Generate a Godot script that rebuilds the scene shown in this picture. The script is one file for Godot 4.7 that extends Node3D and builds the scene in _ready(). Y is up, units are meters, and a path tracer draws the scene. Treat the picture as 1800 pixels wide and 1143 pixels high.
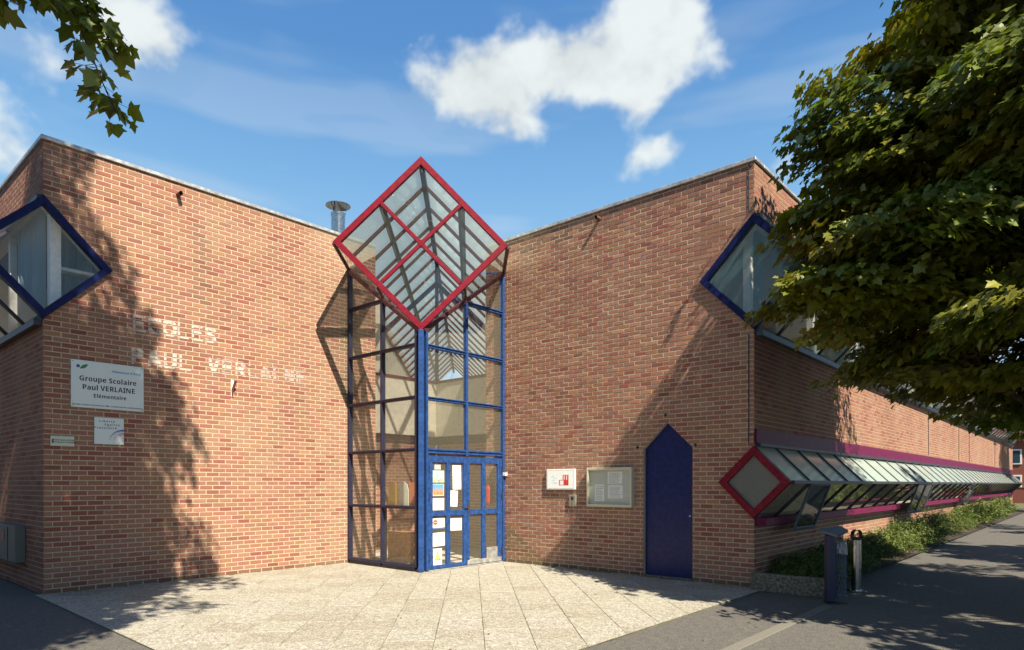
extends Node3D

# Building coordinates: u runs along +X, v along -Z, z is height (Y). Units: metres.
const A := 2.188          # side of the glazed entrance corner
const WING := 5.12        # length of each facade wing
const ROOF := 6.46        # top of the brickwork
const D0 := 4.298         # lowest point of the red diamond
const DW := 1.547         # half diagonal of the red diamond
const ZC := 4.79          # centre height of the blue diamonds
const WD := 0.871         # their half diagonal
const LC := 1.60          # centre height of the low red bay
const LW := 0.55
const HALL := 3.6         # inner walls of the hall
const SIDE_END := 43.0
const EXPOSURE := 2.45
const SUN := Vector3(0.198, -0.761, -0.631)

var rng := RandomNumberGenerator.new()
var counts := {}
var boxes := {}
var MT := {}
var bld: Node3D

func W(u: float, v: float, z: float) -> Vector3:
	return Vector3(u, z, -v)

func lin(r: float, g: float, b: float) -> Color:
	return Color(r, g, b).linear_to_srgb()

# ---------------------------------------------------------------- mesh helpers
class Acc:
	var v := PackedVector3Array()
	var n := PackedVector3Array()
	var c := PackedColorArray()
	func tri(p: Vector3, q: Vector3, r: Vector3, nn: Vector3, col := Color.WHITE) -> void:
		v.append(p)
		if (q - p).cross(r - p).dot(nn) > 0.0:
			v.append(r); v.append(q)
		else:
			v.append(q); v.append(r)
		for i in 3:
			n.append(nn); c.append(col)
	func quad(p: Vector3, q: Vector3, r: Vector3, s: Vector3, nn: Vector3, col := Color.WHITE) -> void:
		tri(p, q, r, nn, col)
		tri(p, r, s, nn, col)
	func face(p: Vector3, q: Vector3, r: Vector3, s: Vector3, inside: Vector3, col := Color.WHITE) -> void:
		var nn := (q - p).cross(r - p)
		if nn.length() < 1e-12:
			nn = (r - p).cross(s - p)
		nn = nn.normalized()
		if nn.dot((p + r) * 0.5 - inside) < 0.0:
			nn = -nn
		quad(p, q, r, s, nn, col)
	func box(center: Vector3, b: Basis, size: Vector3, col := Color.WHITE) -> void:
		var h := size * 0.5
		for k in 3:
			var x := b[k]
			var y := b[(k + 1) % 3]
			var z := b[(k + 2) % 3]
			for s in [-1.0, 1.0]:
				var o: Vector3 = center + x * h[k] * s
				var yy := y * h[(k + 1) % 3]
				var zz := z * h[(k + 2) % 3]
				quad(o - yy - zz, o + yy - zz, o + yy + zz, o - yy + zz, x * s, col)
	func tube(pts: Array, radii: Array, sides: int, col := Color.WHITE) -> void:
		var rings := []
		for i in pts.size():
			var d: Vector3 = (pts[min(i + 1, pts.size() - 1)] - pts[max(i - 1, 0)]).normalized()
			var x := d.cross(Vector3(0.31, 0.2, 0.93)).normalized()
			var y := d.cross(x)
			var ring := []
			for k in sides:
				var t := TAU * k / sides
				ring.append([x * cos(t) + y * sin(t), pts[i] + (x * cos(t) + y * sin(t)) * radii[i]])
			rings.append(ring)
		for i in pts.size() - 1:
			for k in sides:
				var p = rings[i][k]; var q = rings[i][(k + 1) % sides]
				var r = rings[i + 1][(k + 1) % sides]; var s = rings[i + 1][k]
				smooth(p, q, r, col); smooth(p, r, s, col)
	func smooth(p, q, r, col: Color) -> void:
		var o := [p, q, r]
		if (q[1] - p[1]).cross(r[1] - p[1]).dot(p[0] + q[0] + r[0]) > 0.0:
			o = [p, r, q]
		for e in o:
			v.append(e[1]); n.append(e[0]); c.append(col)
	func lathe(prof: Array, sides: int, col := Color.WHITE) -> void:
		for i in prof.size() - 1:
			var a: Vector2 = prof[i]; var b: Vector2 = prof[i + 1]
			var nn := Vector2(b.y - a.y, a.x - b.x).normalized()
			for k in sides:
				var t := TAU * k / sides; var t2 := TAU * (k + 1) / sides
				var e := Vector3(cos(t), 0, sin(t)); var f := Vector3(cos(t2), 0, sin(t2))
				var ne := e * nn.x + Vector3(0, nn.y, 0); var nf := f * nn.x + Vector3(0, nn.y, 0)
				var pa := [ne, e * a.x + Vector3(0, a.y, 0)]; var pb := [nf, f * a.x + Vector3(0, a.y, 0)]
				var pc := [nf, f * b.x + Vector3(0, b.y, 0)]; var pd := [ne, e * b.x + Vector3(0, b.y, 0)]
				if a.x > 1e-5: smooth(pa, pb, pc, col)
				if b.x > 1e-5: smooth(pa, pc, pd, col)
	func mesh() -> ArrayMesh:
		var m := ArrayMesh.new()
		if v.is_empty():
			return m
		var arr := []
		arr.resize(Mesh.ARRAY_MAX)
		arr[Mesh.ARRAY_VERTEX] = v; arr[Mesh.ARRAY_NORMAL] = n; arr[Mesh.ARRAY_COLOR] = c
		m.add_surface_from_arrays(Mesh.PRIMITIVE_TRIANGLES, arr)
		return m

func numbered(parent: Node, called: String) -> String:
	var key := str(parent.get_instance_id()) + called
	var k: int = counts.get(key, 0)
	counts[key] = k + 1
	return called if k == 0 else "%s_%03d" % [called, k]

func put(o: Node3D, called: String, parent: Node) -> Node3D:
	o.name = numbered(parent, called)
	parent.add_child(o)
	return o

func mi(called: String, mesh: Mesh, m: Material, parent: Node, xf := Transform3D.IDENTITY) -> MeshInstance3D:
	var o := MeshInstance3D.new()
	o.mesh = mesh
	o.material_override = m
	o.transform = xf
	put(o, called, parent)
	return o

func tag(o: Node, label: String, category: String, group := "", kind := "") -> Node:
	if label: o.set_meta("label", label)
	if category: o.set_meta("category", category)
	if group: o.set_meta("group", group)
	if kind: o.set_meta("kind", kind)
	return o

func thing(called: String, label: String, category: String, at := Vector3.ZERO, group := "") -> Node3D:
	var o := Node3D.new()
	put(o, called, self)
	o.position = at
	tag(o, label, category, group)
	return o

func part(called: String, parent: Node) -> Node3D:
	return put(Node3D.new(), called, parent)

# chamfered box, cached by size
func cbox(size: Vector3, ch := 0.004) -> ArrayMesh:
	var key := "%.3f %.3f %.3f %.4f" % [size.x, size.y, size.z, ch]
	if boxes.has(key): return boxes[key]
	var ac := Acc.new()
	var h := size * 0.5
	ch = min(ch, min(h.x, min(h.y, h.z)) * 0.45)
	var ax := [Vector3.RIGHT, Vector3.UP, Vector3.BACK]
	for k in 3:
		var x: Vector3 = ax[k]; var y: Vector3 = ax[(k + 1) % 3]; var z: Vector3 = ax[(k + 2) % 3]
		var hy: float = h[(k + 1) % 3]; var hz: float = h[(k + 2) % 3]; var hx: float = h[k]
		for s in [-1.0, 1.0]:
			var o: Vector3 = x * hx * s
			var yy := y * (hy - ch); var zz := z * (hz - ch)
			ac.quad(o - yy - zz, o + yy - zz, o + yy + zz, o - yy + zz, x * s)
			for t in [-1.0, 1.0]:   # edge along z between x*s and y*t
				var e: Vector3 = x * (hx * s) + y * ((hy - ch) * t)
				var f: Vector3 = x * ((hx - ch) * s) + y * (hy * t)
				ac.quad(e - zz, e + zz, f + zz, f - zz, (x * s + y * t).normalized())
	for sx in [-1.0, 1.0]:
		for sy in [-1.0, 1.0]:
			for sz in [-1.0, 1.0]:
				ac.tri(Vector3(h.x * sx, (h.y - ch) * sy, (h.z - ch) * sz), Vector3((h.x - ch) * sx, h.y * sy, (h.z - ch) * sz), Vector3((h.x - ch) * sx, (h.y - ch) * sy, h.z * sz), Vector3(sx, sy, sz).normalized())
	var m := ac.mesh()
	boxes[key] = m
	return m

# bar from a to b: w across, t along n
func bar(called: String, parent: Node, a: Vector3, b: Vector3, w: float, t: float, n: Vector3, m: Material, ch := 0.004) -> MeshInstance3D:
	var z := (b - a).normalized()
	var y := (n - z * n.dot(z)).normalized()
	var x := y.cross(z)
	return mi(called, cbox(Vector3(w, t, a.distance_to(b)), ch), m, parent, Transform3D(Basis(x, y, z), (a + b) * 0.5))

# axis-aligned block between building coordinates
func block(called: String, parent: Node, u0: float, u1: float, v0: float, v1: float, z0: float, z1: float, m: Material, ch := 0.004) -> MeshInstance3D:
	return mi(called, cbox(Vector3(u1 - u0, z1 - z0, v1 - v0), ch), m, parent, Transform3D(Basis.IDENTITY, W((u0 + u1) * 0.5, (v0 + v1) * 0.5, (z0 + z1) * 0.5)))

func sheet(pts: Array, n: Vector3) -> ArrayMesh:
	var ac := Acc.new()
	for i in range(1, pts.size() - 1):
		ac.tri(pts[0], pts[i], pts[i + 1], n)
	return ac.mesh()

func pane(called: String, parent: Node, pts: Array, m: Material) -> MeshInstance3D:
	var n: Vector3 = (pts[1] - pts[0]).cross(pts[2] - pts[0]).normalized()
	return mi(called, sheet(pts, n), m, parent)

# polygon in the plane (o, ax, ay) extruded backwards from n by depth
func add_prism(ac: Acc, poly: PackedVector2Array, o: Vector3, ax: Vector3, ay: Vector3, n: Vector3, depth: float, col := Color.WHITE, front := 0.0) -> void:
	var idx := Geometry2D.triangulate_polygon(poly)
	var f := func(p: Vector2, d: float) -> Vector3: return o + ax * p.x + ay * p.y + n * d
	for i in range(0, idx.size(), 3):
		ac.tri(f.call(poly[idx[i]], front), f.call(poly[idx[i + 1]], front), f.call(poly[idx[i + 2]], front), n, col)
		ac.tri(f.call(poly[idx[i]], front - depth), f.call(poly[idx[i + 1]], front - depth), f.call(poly[idx[i + 2]], front - depth), -n, col)
	var cw := Geometry2D.is_polygon_clockwise(poly)
	for i in poly.size():
		var p := poly[i]; var q := poly[(i + 1) % poly.size()]
		var e := (q - p).normalized()
		var out2 := Vector2(e.y, -e.x) * (-1.0 if cw else 1.0)
		ac.quad(f.call(p, front), f.call(q, front), f.call(q, front - depth), f.call(p, front - depth), ax * out2.x + ay * out2.y, col)

# ---------------------------------------------------------------- textures and materials
func gray_tex(size: int, freq: float, oct: int, lo: float, hi: float, seed_: int, type := FastNoiseLite.TYPE_SIMPLEX_SMOOTH, cell := false) -> ImageTexture:
	var fn := FastNoiseLite.new()
	fn.seed = seed_; fn.frequency = freq; fn.noise_type = type
	fn.fractal_octaves = oct
	if oct == 1: fn.fractal_type = FastNoiseLite.FRACTAL_NONE
	if cell: fn.cellular_return_type = FastNoiseLite.RETURN_CELL_VALUE
	var im := fn.get_seamless_image(size, size)
	var d := im.get_data()
	var o := PackedByteArray(); o.resize(size * size * 3)
	for i in size * size:
		var t := int(255.0 * (lo + (hi - lo) * d[i] / 255.0))
		o[i * 3] = t; o[i * 3 + 1] = t; o[i * 3 + 2] = t
	return ImageTexture.create_from_image(Image.create_from_data(size, size, false, Image.FORMAT_RGB8, o))

func normal_tex(size: int, freq: float, oct: int, seed_: int, strength: float) -> ImageTexture:
	var fn := FastNoiseLite.new()
	fn.seed = seed_; fn.frequency = freq; fn.fractal_octaves = oct
	var im := fn.get_seamless_image(size, size)
	im.convert(Image.FORMAT_RGBA8)
	im.bump_map_to_normal_map(strength)
	return ImageTexture.create_from_image(im)

# crushed stone: cell values picked from a palette
func stone_tex(size: int, freq: float, palette: Array, seed_: int) -> ImageTexture:
	var fn := FastNoiseLite.new()
	fn.seed = seed_; fn.frequency = freq; fn.noise_type = FastNoiseLite.TYPE_CELLULAR
	fn.fractal_type = FastNoiseLite.FRACTAL_NONE
	fn.cellular_return_type = FastNoiseLite.RETURN_CELL_VALUE
	var d := fn.get_seamless_image(size, size, false, false, 0.02).get_data()
	var g := FastNoiseLite.new()
	g.seed = seed_ + 5; g.frequency = 0.012; g.fractal_octaves = 4
	var e := g.get_seamless_image(size, size).get_data()
	var o := PackedByteArray(); o.resize(size * size * 3)
	var lut := []
	for i in 256:
		var c: Color = palette[(i * 37 + 11) % palette.size()]
		lut.append(c)
	for i in size * size:
		var c: Color = lut[d[i]]
		var k := 215.0 + 40.0 * e[i] / 255.0
		o[i * 3] = int(c.r * k); o[i * 3 + 1] = int(c.g * k); o[i * 3 + 2] = int(c.b * k)
	return ImageTexture.create_from_image(Image.create_from_data(size, size, false, Image.FORMAT_RGB8, o))

func mat(col: Color, rough := 0.6, metal := 0.0, tex: Texture2D = null, scale := 1.0, nrm: Texture2D = null, nscale := 0.5, vertex := false) -> StandardMaterial3D:
	var m := StandardMaterial3D.new()
	m.albedo_color = col; m.roughness = rough; m.metallic = metal
	if tex or nrm:
		m.uv1_triplanar = true; m.uv1_world_triplanar = true
		m.uv1_scale = Vector3.ONE * scale
	if tex: m.albedo_texture = tex
	if nrm:
		m.normal_enabled = true; m.normal_texture = nrm; m.normal_scale = nscale
	m.vertex_color_use_as_albedo = vertex
	return m

func glass(alpha: float, tint: Color, rough := 0.0) -> StandardMaterial3D:
	var m := StandardMaterial3D.new()
	m.transparency = BaseMaterial3D.TRANSPARENCY_ALPHA
	m.albedo_color = Color(tint.r, tint.g, tint.b, alpha)
	m.roughness = rough; m.metallic_specular = 0.6
	m.cull_mode = BaseMaterial3D.CULL_DISABLED
	return m

func make_materials() -> void:
	var soft := gray_tex(512, 0.02, 4, 0.70, 1.0, 3)
	var faint := gray_tex(512, 0.02, 4, 0.90, 1.0, 4)
	var fine := gray_tex(512, 0.09, 3, 0.66, 1.0, 8)
	var grit := normal_tex(512, 0.12, 3, 21, 4.0)
	var ripple := normal_tex(512, 0.015, 3, 22, 3.0)
	MT.brick = mat(Color.WHITE, 0.92, 0.0, fine, 1.6, grit, 0.55, true)
	MT.mortar = mat(lin(0.70, 0.58, 0.41), 0.95, 0.0, fine, 2.3, grit, 0.6)
	MT.paint_letters = mat(Color.WHITE, 0.8, 0.0, fine, 4.0, null, 0.0, true)
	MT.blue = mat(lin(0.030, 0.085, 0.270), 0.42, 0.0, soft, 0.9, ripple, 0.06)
	MT.navy = mat(lin(0.010, 0.016, 0.095), 0.45, 0.0, soft, 0.8, ripple, 0.08)
	MT.red = mat(lin(0.245, 0.011, 0.028), 0.45, 0.0, soft, 0.9, ripple, 0.06)
	MT.maroon = mat(lin(0.17, 0.010, 0.062), 0.45, 0.0, soft, 0.7, ripple, 0.1)
	for painted in [MT.blue, MT.navy, MT.red, MT.maroon]:
		painted.metallic_specular = 0.28
	MT.bar_dark = mat(lin(0.045, 0.040, 0.055), 0.45, 0.0, soft, 0.8)
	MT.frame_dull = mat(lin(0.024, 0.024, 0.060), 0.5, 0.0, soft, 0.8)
	MT.rafter = mat(lin(0.095, 0.020, 0.028), 0.5, 0.0, soft, 0.8)
	MT.alu = mat(lin(0.62, 0.62, 0.60), 0.42, 0.55, soft, 0.8)
	MT.steel = mat(lin(0.60, 0.60, 0.58), 0.22, 1.0, soft, 1.2, ripple, 0.08)
	MT.sill_grey = mat(lin(0.10, 0.13, 0.17), 0.45, 0.2, soft, 0.8)
	MT.concrete = mat(lin(0.30, 0.27, 0.19), 0.95, 0.0, gray_tex(512, 0.03, 5, 0.45, 1.0, 31), 1.1, grit, 0.8)
	MT.cream = mat(lin(0.76, 0.72, 0.58), 0.85, 0.0, faint, 0.5)
	MT.white = mat(lin(0.74, 0.74, 0.70), 0.55, 0.0, faint, 0.9)
	MT.paper = mat(lin(0.82, 0.82, 0.80), 0.8)
	MT.roof = mat(lin(0.16, 0.16, 0.16), 0.95, 0.0, fine, 0.7)
	MT.tile = mat(lin(0.52, 0.48, 0.39), 0.55, 0.0, faint, 0.6)
	MT.glass = glass(0.12, Color(0.74, 0.72, 0.62))
	MT.glass_green = glass(0.17, Color(0.50, 0.66, 0.64), 0.02)
	MT.glass_dusty = glass(0.66, Color(0.82, 0.90, 0.86), 0.10)
	MT.glass_dark = glass(0.42, Color(0.22, 0.30, 0.32))
	MT.glass_open = glass(0.78, Color(0.16, 0.19, 0.18))
	MT.glass_dusty.backlight_enabled = true
	MT.glass_dusty.backlight = Color(0.46, 0.50, 0.47)
	MT.glass_clear = glass(0.04, Color(0.7, 0.74, 0.70))
	MT.glass_bay = glass(0.36, Color(0.66, 0.80, 0.76), 0.05)
	MT.glass_bay.backlight_enabled = true
	MT.glass_bay.backlight = Color(0.30, 0.36, 0.34)
	MT.wired = glass(0.74, Color(0.64, 0.64, 0.60), 0.3)
	MT.black = mat(lin(0.015, 0.015, 0.016), 0.6)
	MT.board = mat(lin(0.52, 0.55, 0.48), 0.6)
	MT.rust = mat(lin(0.20, 0.075, 0.03), 0.9, 0.0, fine, 6.0)
	MT.curtain = mat(lin(0.24, 0.33, 0.37), 0.9)
	MT.curtain.backlight_enabled = true
	MT.curtain.backlight = Color(0.4, 0.45, 0.45)
	var pal := [lin(0.50, 0.47, 0.39), lin(0.41, 0.385, 0.305), lin(0.35, 0.32, 0.25), lin(0.57, 0.55, 0.47), lin(0.27, 0.25, 0.21), lin(0.45, 0.42, 0.33), lin(0.24, 0.22, 0.18), lin(0.49, 0.475, 0.41), lin(0.36, 0.32, 0.235)]
	MT.slab = mat(Color.WHITE, 0.9, 0.0, stone_tex(1024, 0.13, pal, 41), 0.55, normal_tex(1024, 0.16, 2, 43, 5.0), 0.7, true)
	var pal2 := [lin(0.115, 0.106, 0.092), lin(0.09, 0.085, 0.076), lin(0.135, 0.126, 0.108), lin(0.07, 0.066, 0.062), lin(0.10, 0.092, 0.083), lin(0.18, 0.167, 0.14)]
	MT.asphalt = mat(Color.WHITE, 0.93, 0.0, stone_tex(1024, 0.2, pal2, 51), 0.7, normal_tex(512, 0.2, 2, 53, 5.0), 0.6)
	MT.asphalt.detail_enabled = false
	MT.joint = mat(lin(0.20, 0.19, 0.085), 1.0, 0.0, gray_tex(512, 0.05, 4, 0.4, 1.0, 61), 2.5)
	MT.strip = mat(lin(0.22, 0.205, 0.17), 0.9, 0.0, fine, 1.4, grit, 0.5)
	MT.soil = mat(lin(0.055, 0.04, 0.025), 1.0, 0.0, fine, 2.0, grit, 1.0)
	MT.bark = mat(lin(0.075, 0.058, 0.042), 0.95, 0.0, fine, 2.0, grit, 1.0)
	MT.leaf = mat(Color.WHITE, 0.42, 0.0, null, 1.0, null, 0.0, true)
	MT.leaf.backlight_enabled = true
	MT.leaf.backlight = Color(0.78, 0.82, 0.24)
	MT.leaf.cull_mode = BaseMaterial3D.CULL_DISABLED
	MT.shrub = mat(Color.WHITE, 0.55, 0.0, null, 1.0, null, 0.0, true)
	MT.shrub.backlight_enabled = true
	MT.shrub.backlight = Color(0.5, 0.6, 0.2)
	MT.shrub.cull_mode = BaseMaterial3D.CULL_DISABLED

# ---------------------------------------------------------------- sky
func sky_material() -> PanoramaSkyMaterial:
	var w := 3072; var h := 1536
	# cloud lobes as azimuth, elevation, radius, strength (degrees)
	var lobes := [[43.3, 30.7, 2.7, 1], [45.6, 31.9, 2.7, 1], [48.5, 32.0, 2.5, 1], [51.5, 32.2, 2.4, 1], [53.4, 32.0, 2.4, 1], [55.2, 32.3, 2.6, 1], [58.2, 33.2, 3.0, 1], [61.0, 35.0, 2.7, 1], [63.2, 33.2, 2.3, .95], [58.7, 30.9, 2.3, 1], [60.9, 31.4, 2.6, 1], [59.3, 29.0, 1.4, .6], [46.8, 29.9, 2.5, 1], [48.9, 28.8, 2.0, 1], [40.1, 31.0, 1.5, .75], [66.2, 31.4, 1.6, .55], [58.6, 25.4, 1.4, .62], [60.4, 25.9, 1.5, .66], [62.2, 26.5, 1.2, .6], [18.4, 31.0, 3.0, .9], [20.8, 30.0, 2.0, .75], [15.6, 32.0, 2.8, .9], [12.4, 27.2, 2.2, .5], [10.2, 22.2, 3.0, .85], [70.5, 24.0, 1.5, .5]]
	rng.seed = 77
	for i in 26:
		var az := rng.randf_range(96.0, 362.0); var el := rng.randf_range(14.0, 62.0)
		for k in rng.randi_range(3, 7):
			lobes.append([az + rng.randfn(0, 5.0), el + rng.randfn(0, 1.4), rng.randf_range(1.6, 3.4), rng.randf_range(0.6, 1.0)])
	var f1 := FastNoiseLite.new(); f1.seed = 5; f1.frequency = 9.0; f1.fractal_octaves = 7; f1.fractal_gain = 0.58
	var f2 := FastNoiseLite.new(); f2.seed = 9; f2.frequency = 3.2; f2.fractal_octaves = 4
	# lobe field on a coarse grid of half degrees, then sampled
	var gw := 720; var gh := 181
	var grid := PackedFloat32Array(); grid.resize(gw * gh)
	for l in lobes:
		var r: float = l[2] * 1.46
		for j in range(max(0, int((l[1] - r) * 2)), min(gh - 1, int((l[1] + r) * 2) + 1)):
			var ce: float = max(0.1, cos(deg_to_rad(j * 0.5)))
			for i in range(int((l[0] - r / ce) * 2), int((l[0] + r / ce) * 2) + 1):
				var dx: float = (i * 0.5 - l[0]) * ce
				var dy: float = j * 0.5 - l[1]
				var t: float = max(0.0, 1.0 - (dx * dx + dy * dy) / (r * r))
				var gi: int = j * gw + posmod(i, gw)
				grid[gi] = grid[gi] + t * t * l[3] * (1.15 - grid[gi] * 0.6)
	var ramp := [[0.0, 0.44, 0.64, 0.86], [8.0, 0.40, 0.62, 0.87], [16.0, 0.31, 0.545, 0.83], [24.0, 0.195, 0.42, 0.74], [33.0, 0.098, 0.265, 0.59], [45.0, 0.07, 0.21, 0.52], [90.0, 0.055, 0.17, 0.46]]
	var data := PackedFloat32Array(); data.resize(w * h * 3)
	var base_k := 1.12
	var below := Vector3(0.16, 0.15, 0.13) / EXPOSURE
	for y in h:
		var el := 90.0 - (y + 0.5) / h * 180.0
		if el < -0.3:
			for x in w:
				var o := (y * w + x) * 3
				data[o] = below.x; data[o + 1] = below.y; data[o + 2] = below.z
			continue
		var base := Vector3(0.44, 0.64, 0.86)
		for k in ramp.size() - 1:
			if el >= ramp[k][0] and el <= ramp[k + 1][0]:
				var t: float = (el - ramp[k][0]) / (ramp[k + 1][0] - ramp[k][0])
				base = Vector3(ramp[k][1], ramp[k][2], ramp[k][3]).lerp(Vector3(ramp[k + 1][1], ramp[k + 1][2], ramp[k + 1][3]), t)
		var ce := cos(deg_to_rad(el)); var se := sin(deg_to_rad(el))
		var gy: float = max(0.0, el * 2.0); var j := int(gy); var fy := gy - j
		for x in w:
			var az := (x + 0.5) / w * 360.0
			var ar := deg_to_rad(az)
			var dx := sin(ar) * ce; var dz := -cos(ar) * ce
			var gx := az * 2.0; var i := floori(gx); var fx := gx - i
			i = posmod(i, gw); var i2 := (i + 1) % gw
			var j2 := mini(j + 1, gh - 1)
			var lob := lerpf(lerpf(grid[j * gw + i], grid[j * gw + i2], fx), lerpf(grid[j2 * gw + i], grid[j2 * gw + i2], fx), fy)
			var wisp := f2.get_noise_3d(dx * 0.6 + se * 0.9, se * 3.4, dz * 0.6)
			var a: float = clampf((wisp - 0.05) * 0.45, 0.0, 0.16) * clampf(1.25 - absf(el - 22.0) / 24.0, 0.0, 1.0)
			var shade := 1.0
			if lob > 0.02:
				var nn := f1.get_noise_3d(dx, se * 1.25, dz)
				var dd := lob + nn * 1.10 - 0.30
				var t := clampf(dd / 0.98, 0.0, 1.0)
				t = t * t * (3.0 - 2.0 * t)
				a = maxf(a, t)
				shade = 1.0 - 0.17 * clampf(0.40 - nn * 1.5, 0.0, 1.0)
			var o := (y * w + x) * 3
			data[o] = lerpf(base.x * base_k, 0.84 * shade, a) / EXPOSURE
			data[o + 1] = lerpf(base.y * base_k, 0.90 * shade, a) / EXPOSURE
			data[o + 2] = lerpf(base.z * 1.08, 0.91 * shade, a) / EXPOSURE
	var p := PanoramaSkyMaterial.new()
	p.panorama = ImageTexture.create_from_image(Image.create_from_data(w, h, false, Image.FORMAT_RGBF, data.to_byte_array()))
	return p

# ---------------------------------------------------------------- brickwork
const BL := 0.218
const BH := 0.0738
const JOINT := 0.0140
var indiv_left := 300
var brick_cache := {}

func brick_tone(r: RandomNumberGenerator) -> Color:
	var b := r.randf()
	var c := Color(0.425, 0.196, 0.122)
	if b < 0.10: c = Color(0.370, 0.125, 0.085)
	elif b < 0.30: c = Color(0.440, 0.212, 0.142)
	elif b < 0.46: c = Color(0.455, 0.228, 0.132)
	elif b < 0.53: c = Color(0.385, 0.155, 0.110)
	elif b < 0.55: c = Color(0.315, 0.110, 0.075)
	var k := r.randf_range(0.92, 1.12)
	return Color(c.r * k, c.g * k * r.randf_range(0.95, 1.06), c.b * k * r.randf_range(0.92, 1.10))

# one full brick with worn edges: rectangle (s0,z0)-(s1,z1) in the wall plane
func add_brick(ac: Acc, o: Vector3, ax: Vector3, n: Vector3, s0: float, s1: float, z0: float, z1: float, r: RandomNumberGenerator, col: Color, relief: float, fine: bool) -> void:
	var dt := r.randf_range(-relief, relief); var db := r.randf_range(-relief, relief); var dl := r.randf_range(-relief, relief) * 0.6
	var f := func(s: float, z: float, d: float) -> Vector3: return o + ax * s + Vector3(0, z, 0) + n * d
	var c := 0.0035
	var jx := r.randf_range(-0.0015, 0.0015); var jz := r.randf_range(-0.0012, 0.0012)
	s0 += jx; s1 += r.randf_range(-0.0015, 0.0015); z0 += jz; z1 += r.randf_range(-0.0012, 0.0012)
	if fine:
		var p := [f.call(s0 + c, z0 + c, db - dl), f.call(s1 - c, z0 + c, db + dl), f.call(s1 - c, z1 - c, dt + dl), f.call(s0 + c, z1 - c, dt - dl)]
		var q := [f.call(s0, z0, db - dl - 0.003), f.call(s1, z0, db + dl - 0.003), f.call(s1, z1, dt + dl - 0.003), f.call(s0, z1, dt - dl - 0.003)]
		var b := [f.call(s0, z0, -0.012), f.call(s1, z0, -0.012), f.call(s1, z1, -0.012), f.call(s0, z1, -0.012)]
		var mid: Vector3 = f.call((s0 + s1) * 0.5, (z0 + z1) * 0.5, -0.03)
		ac.face(p[0], p[1], p[2], p[3], mid, col)
		for i in 4:
			var k := (i + 1) % 4
			ac.face(p[i], p[k], q[k], q[i], mid, col)
			ac.face(q[i], q[k], b[k], b[i], mid, col)
	else:
		var p := [f.call(s0, z0, db), f.call(s1, z0, db), f.call(s1, z1, dt), f.call(s0, z1, dt)]
		var b := [f.call(s0, z0, -0.012), f.call(s1, z0, -0.012), f.call(s1, z1, -0.012), f.call(s0, z1, -0.012)]
		var mid: Vector3 = f.call((s0 + s1) * 0.5, (z0 + z1) * 0.5, -0.03)
		ac.face(p[0], p[1], p[2], p[3], mid, col)
		for i in 4:
			ac.face(p[i], p[(i + 1) % 4], b[(i + 1) % 4], b[i], mid, col)

# wall: mortar core from an outline, bricks laid in running bond on its face.
# o: lower start corner on the face plane, ax: along, n: outwards. cuts: rectangles where the outline is not a plain rectangle.
func brick_wall(parent: Node, o: Vector3, ax: Vector3, n: Vector3, outline: PackedVector2Array, cuts: Array, thick: float, seed_: int, relief: float, fine: bool, indiv: int, tint: Callable, core_from := -9.0) -> MeshInstance3D:
	var core := Acc.new()
	var inner := PackedVector2Array()
	for p in outline: inner.append(Vector2(maxf(p.x, core_from), p.y))
	for piece in Geometry2D.decompose_polygon_in_convex(inner):
		add_prism(core, piece, o, ax, Vector3.UP, n, thick, Color.WHITE, -0.004)
	var wall := mi("wall", core.mesh(), MT.mortar, parent)
	var r := RandomNumberGenerator.new(); r.seed = seed_
	var bb := Rect2(outline[0], Vector2.ZERO)
	for p in outline: bb = bb.expand(p)
	var ac := Acc.new()
	var left := indiv
	var course := 0
	var z := bb.position.y
	while z < bb.end.y - 0.01:
		var s := bb.position.x - (BL * 0.5 if course % 2 == 1 else 0.0)
		var z0 := z + JOINT * 0.5; var z1: float = min(z + BH - JOINT * 0.5, bb.end.y)
		while s < bb.end.x - 0.01:
			var s0: float = s + JOINT * 0.5; var s1: float = s + BL - JOINT * 0.5
			if s0 < bb.position.x: s0 = bb.position.x
			if s1 > bb.end.x: s1 = bb.end.x
			if s1 - s0 > 0.02:
				var rect := Rect2(s0, z0, s1 - s0, z1 - z0)
				var cut := false
				for cr in cuts:
					if cr.intersects(rect): cut = true
				var col := brick_tone(r)
				col = tint.call(col, (s0 + s1) * 0.5, (z0 + z1) * 0.5, r)
				if not cut:
					if left > 0 and s1 - s0 > BL * 0.4 and s1 < 1.1 and z > 0.12:
						left -= 1
						var len_key := "%.3f" % (s1 - s0)
						var key := len_key + str(r.randi() % 14) + str(seed_)
						if not brick_cache.has(key):
							var one := Acc.new()
							add_brick(one, Vector3.ZERO, ax, n, -(s1 - s0) * 0.5, (s1 - s0) * 0.5, -(z1 - z0) * 0.5, (z1 - z0) * 0.5, r, brick_tone(r), relief, true)
							brick_cache[key] = one.mesh()
						mi("brick", brick_cache[key], MT.brick, wall, Transform3D(Basis.IDENTITY, o + ax * (s0 + s1) * 0.5 + Vector3(0, (z0 + z1) * 0.5, 0)))
					else:
						add_brick(ac, o, ax, n, s0, s1, z0, z1, r, col, relief, fine)
				else:
					var rp := PackedVector2Array([Vector2(s0, z0), Vector2(s1, z0), Vector2(s1, z1), Vector2(s0, z1)])
					for pl in Geometry2D.intersect_polygons(rp, outline):
						if pl.size() >= 3 and not Geometry2D.triangulate_polygon(pl).is_empty():
							add_prism(ac, pl, o, ax, Vector3.UP, n, 0.013, col, r.randf_range(-relief, relief))
			s += BL
		z += BH
		course += 1
	var rest := mi("brickwork", ac.mesh(), MT.brick, wall)
	rest.set_meta("kind", "stuff")
	return wall

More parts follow.
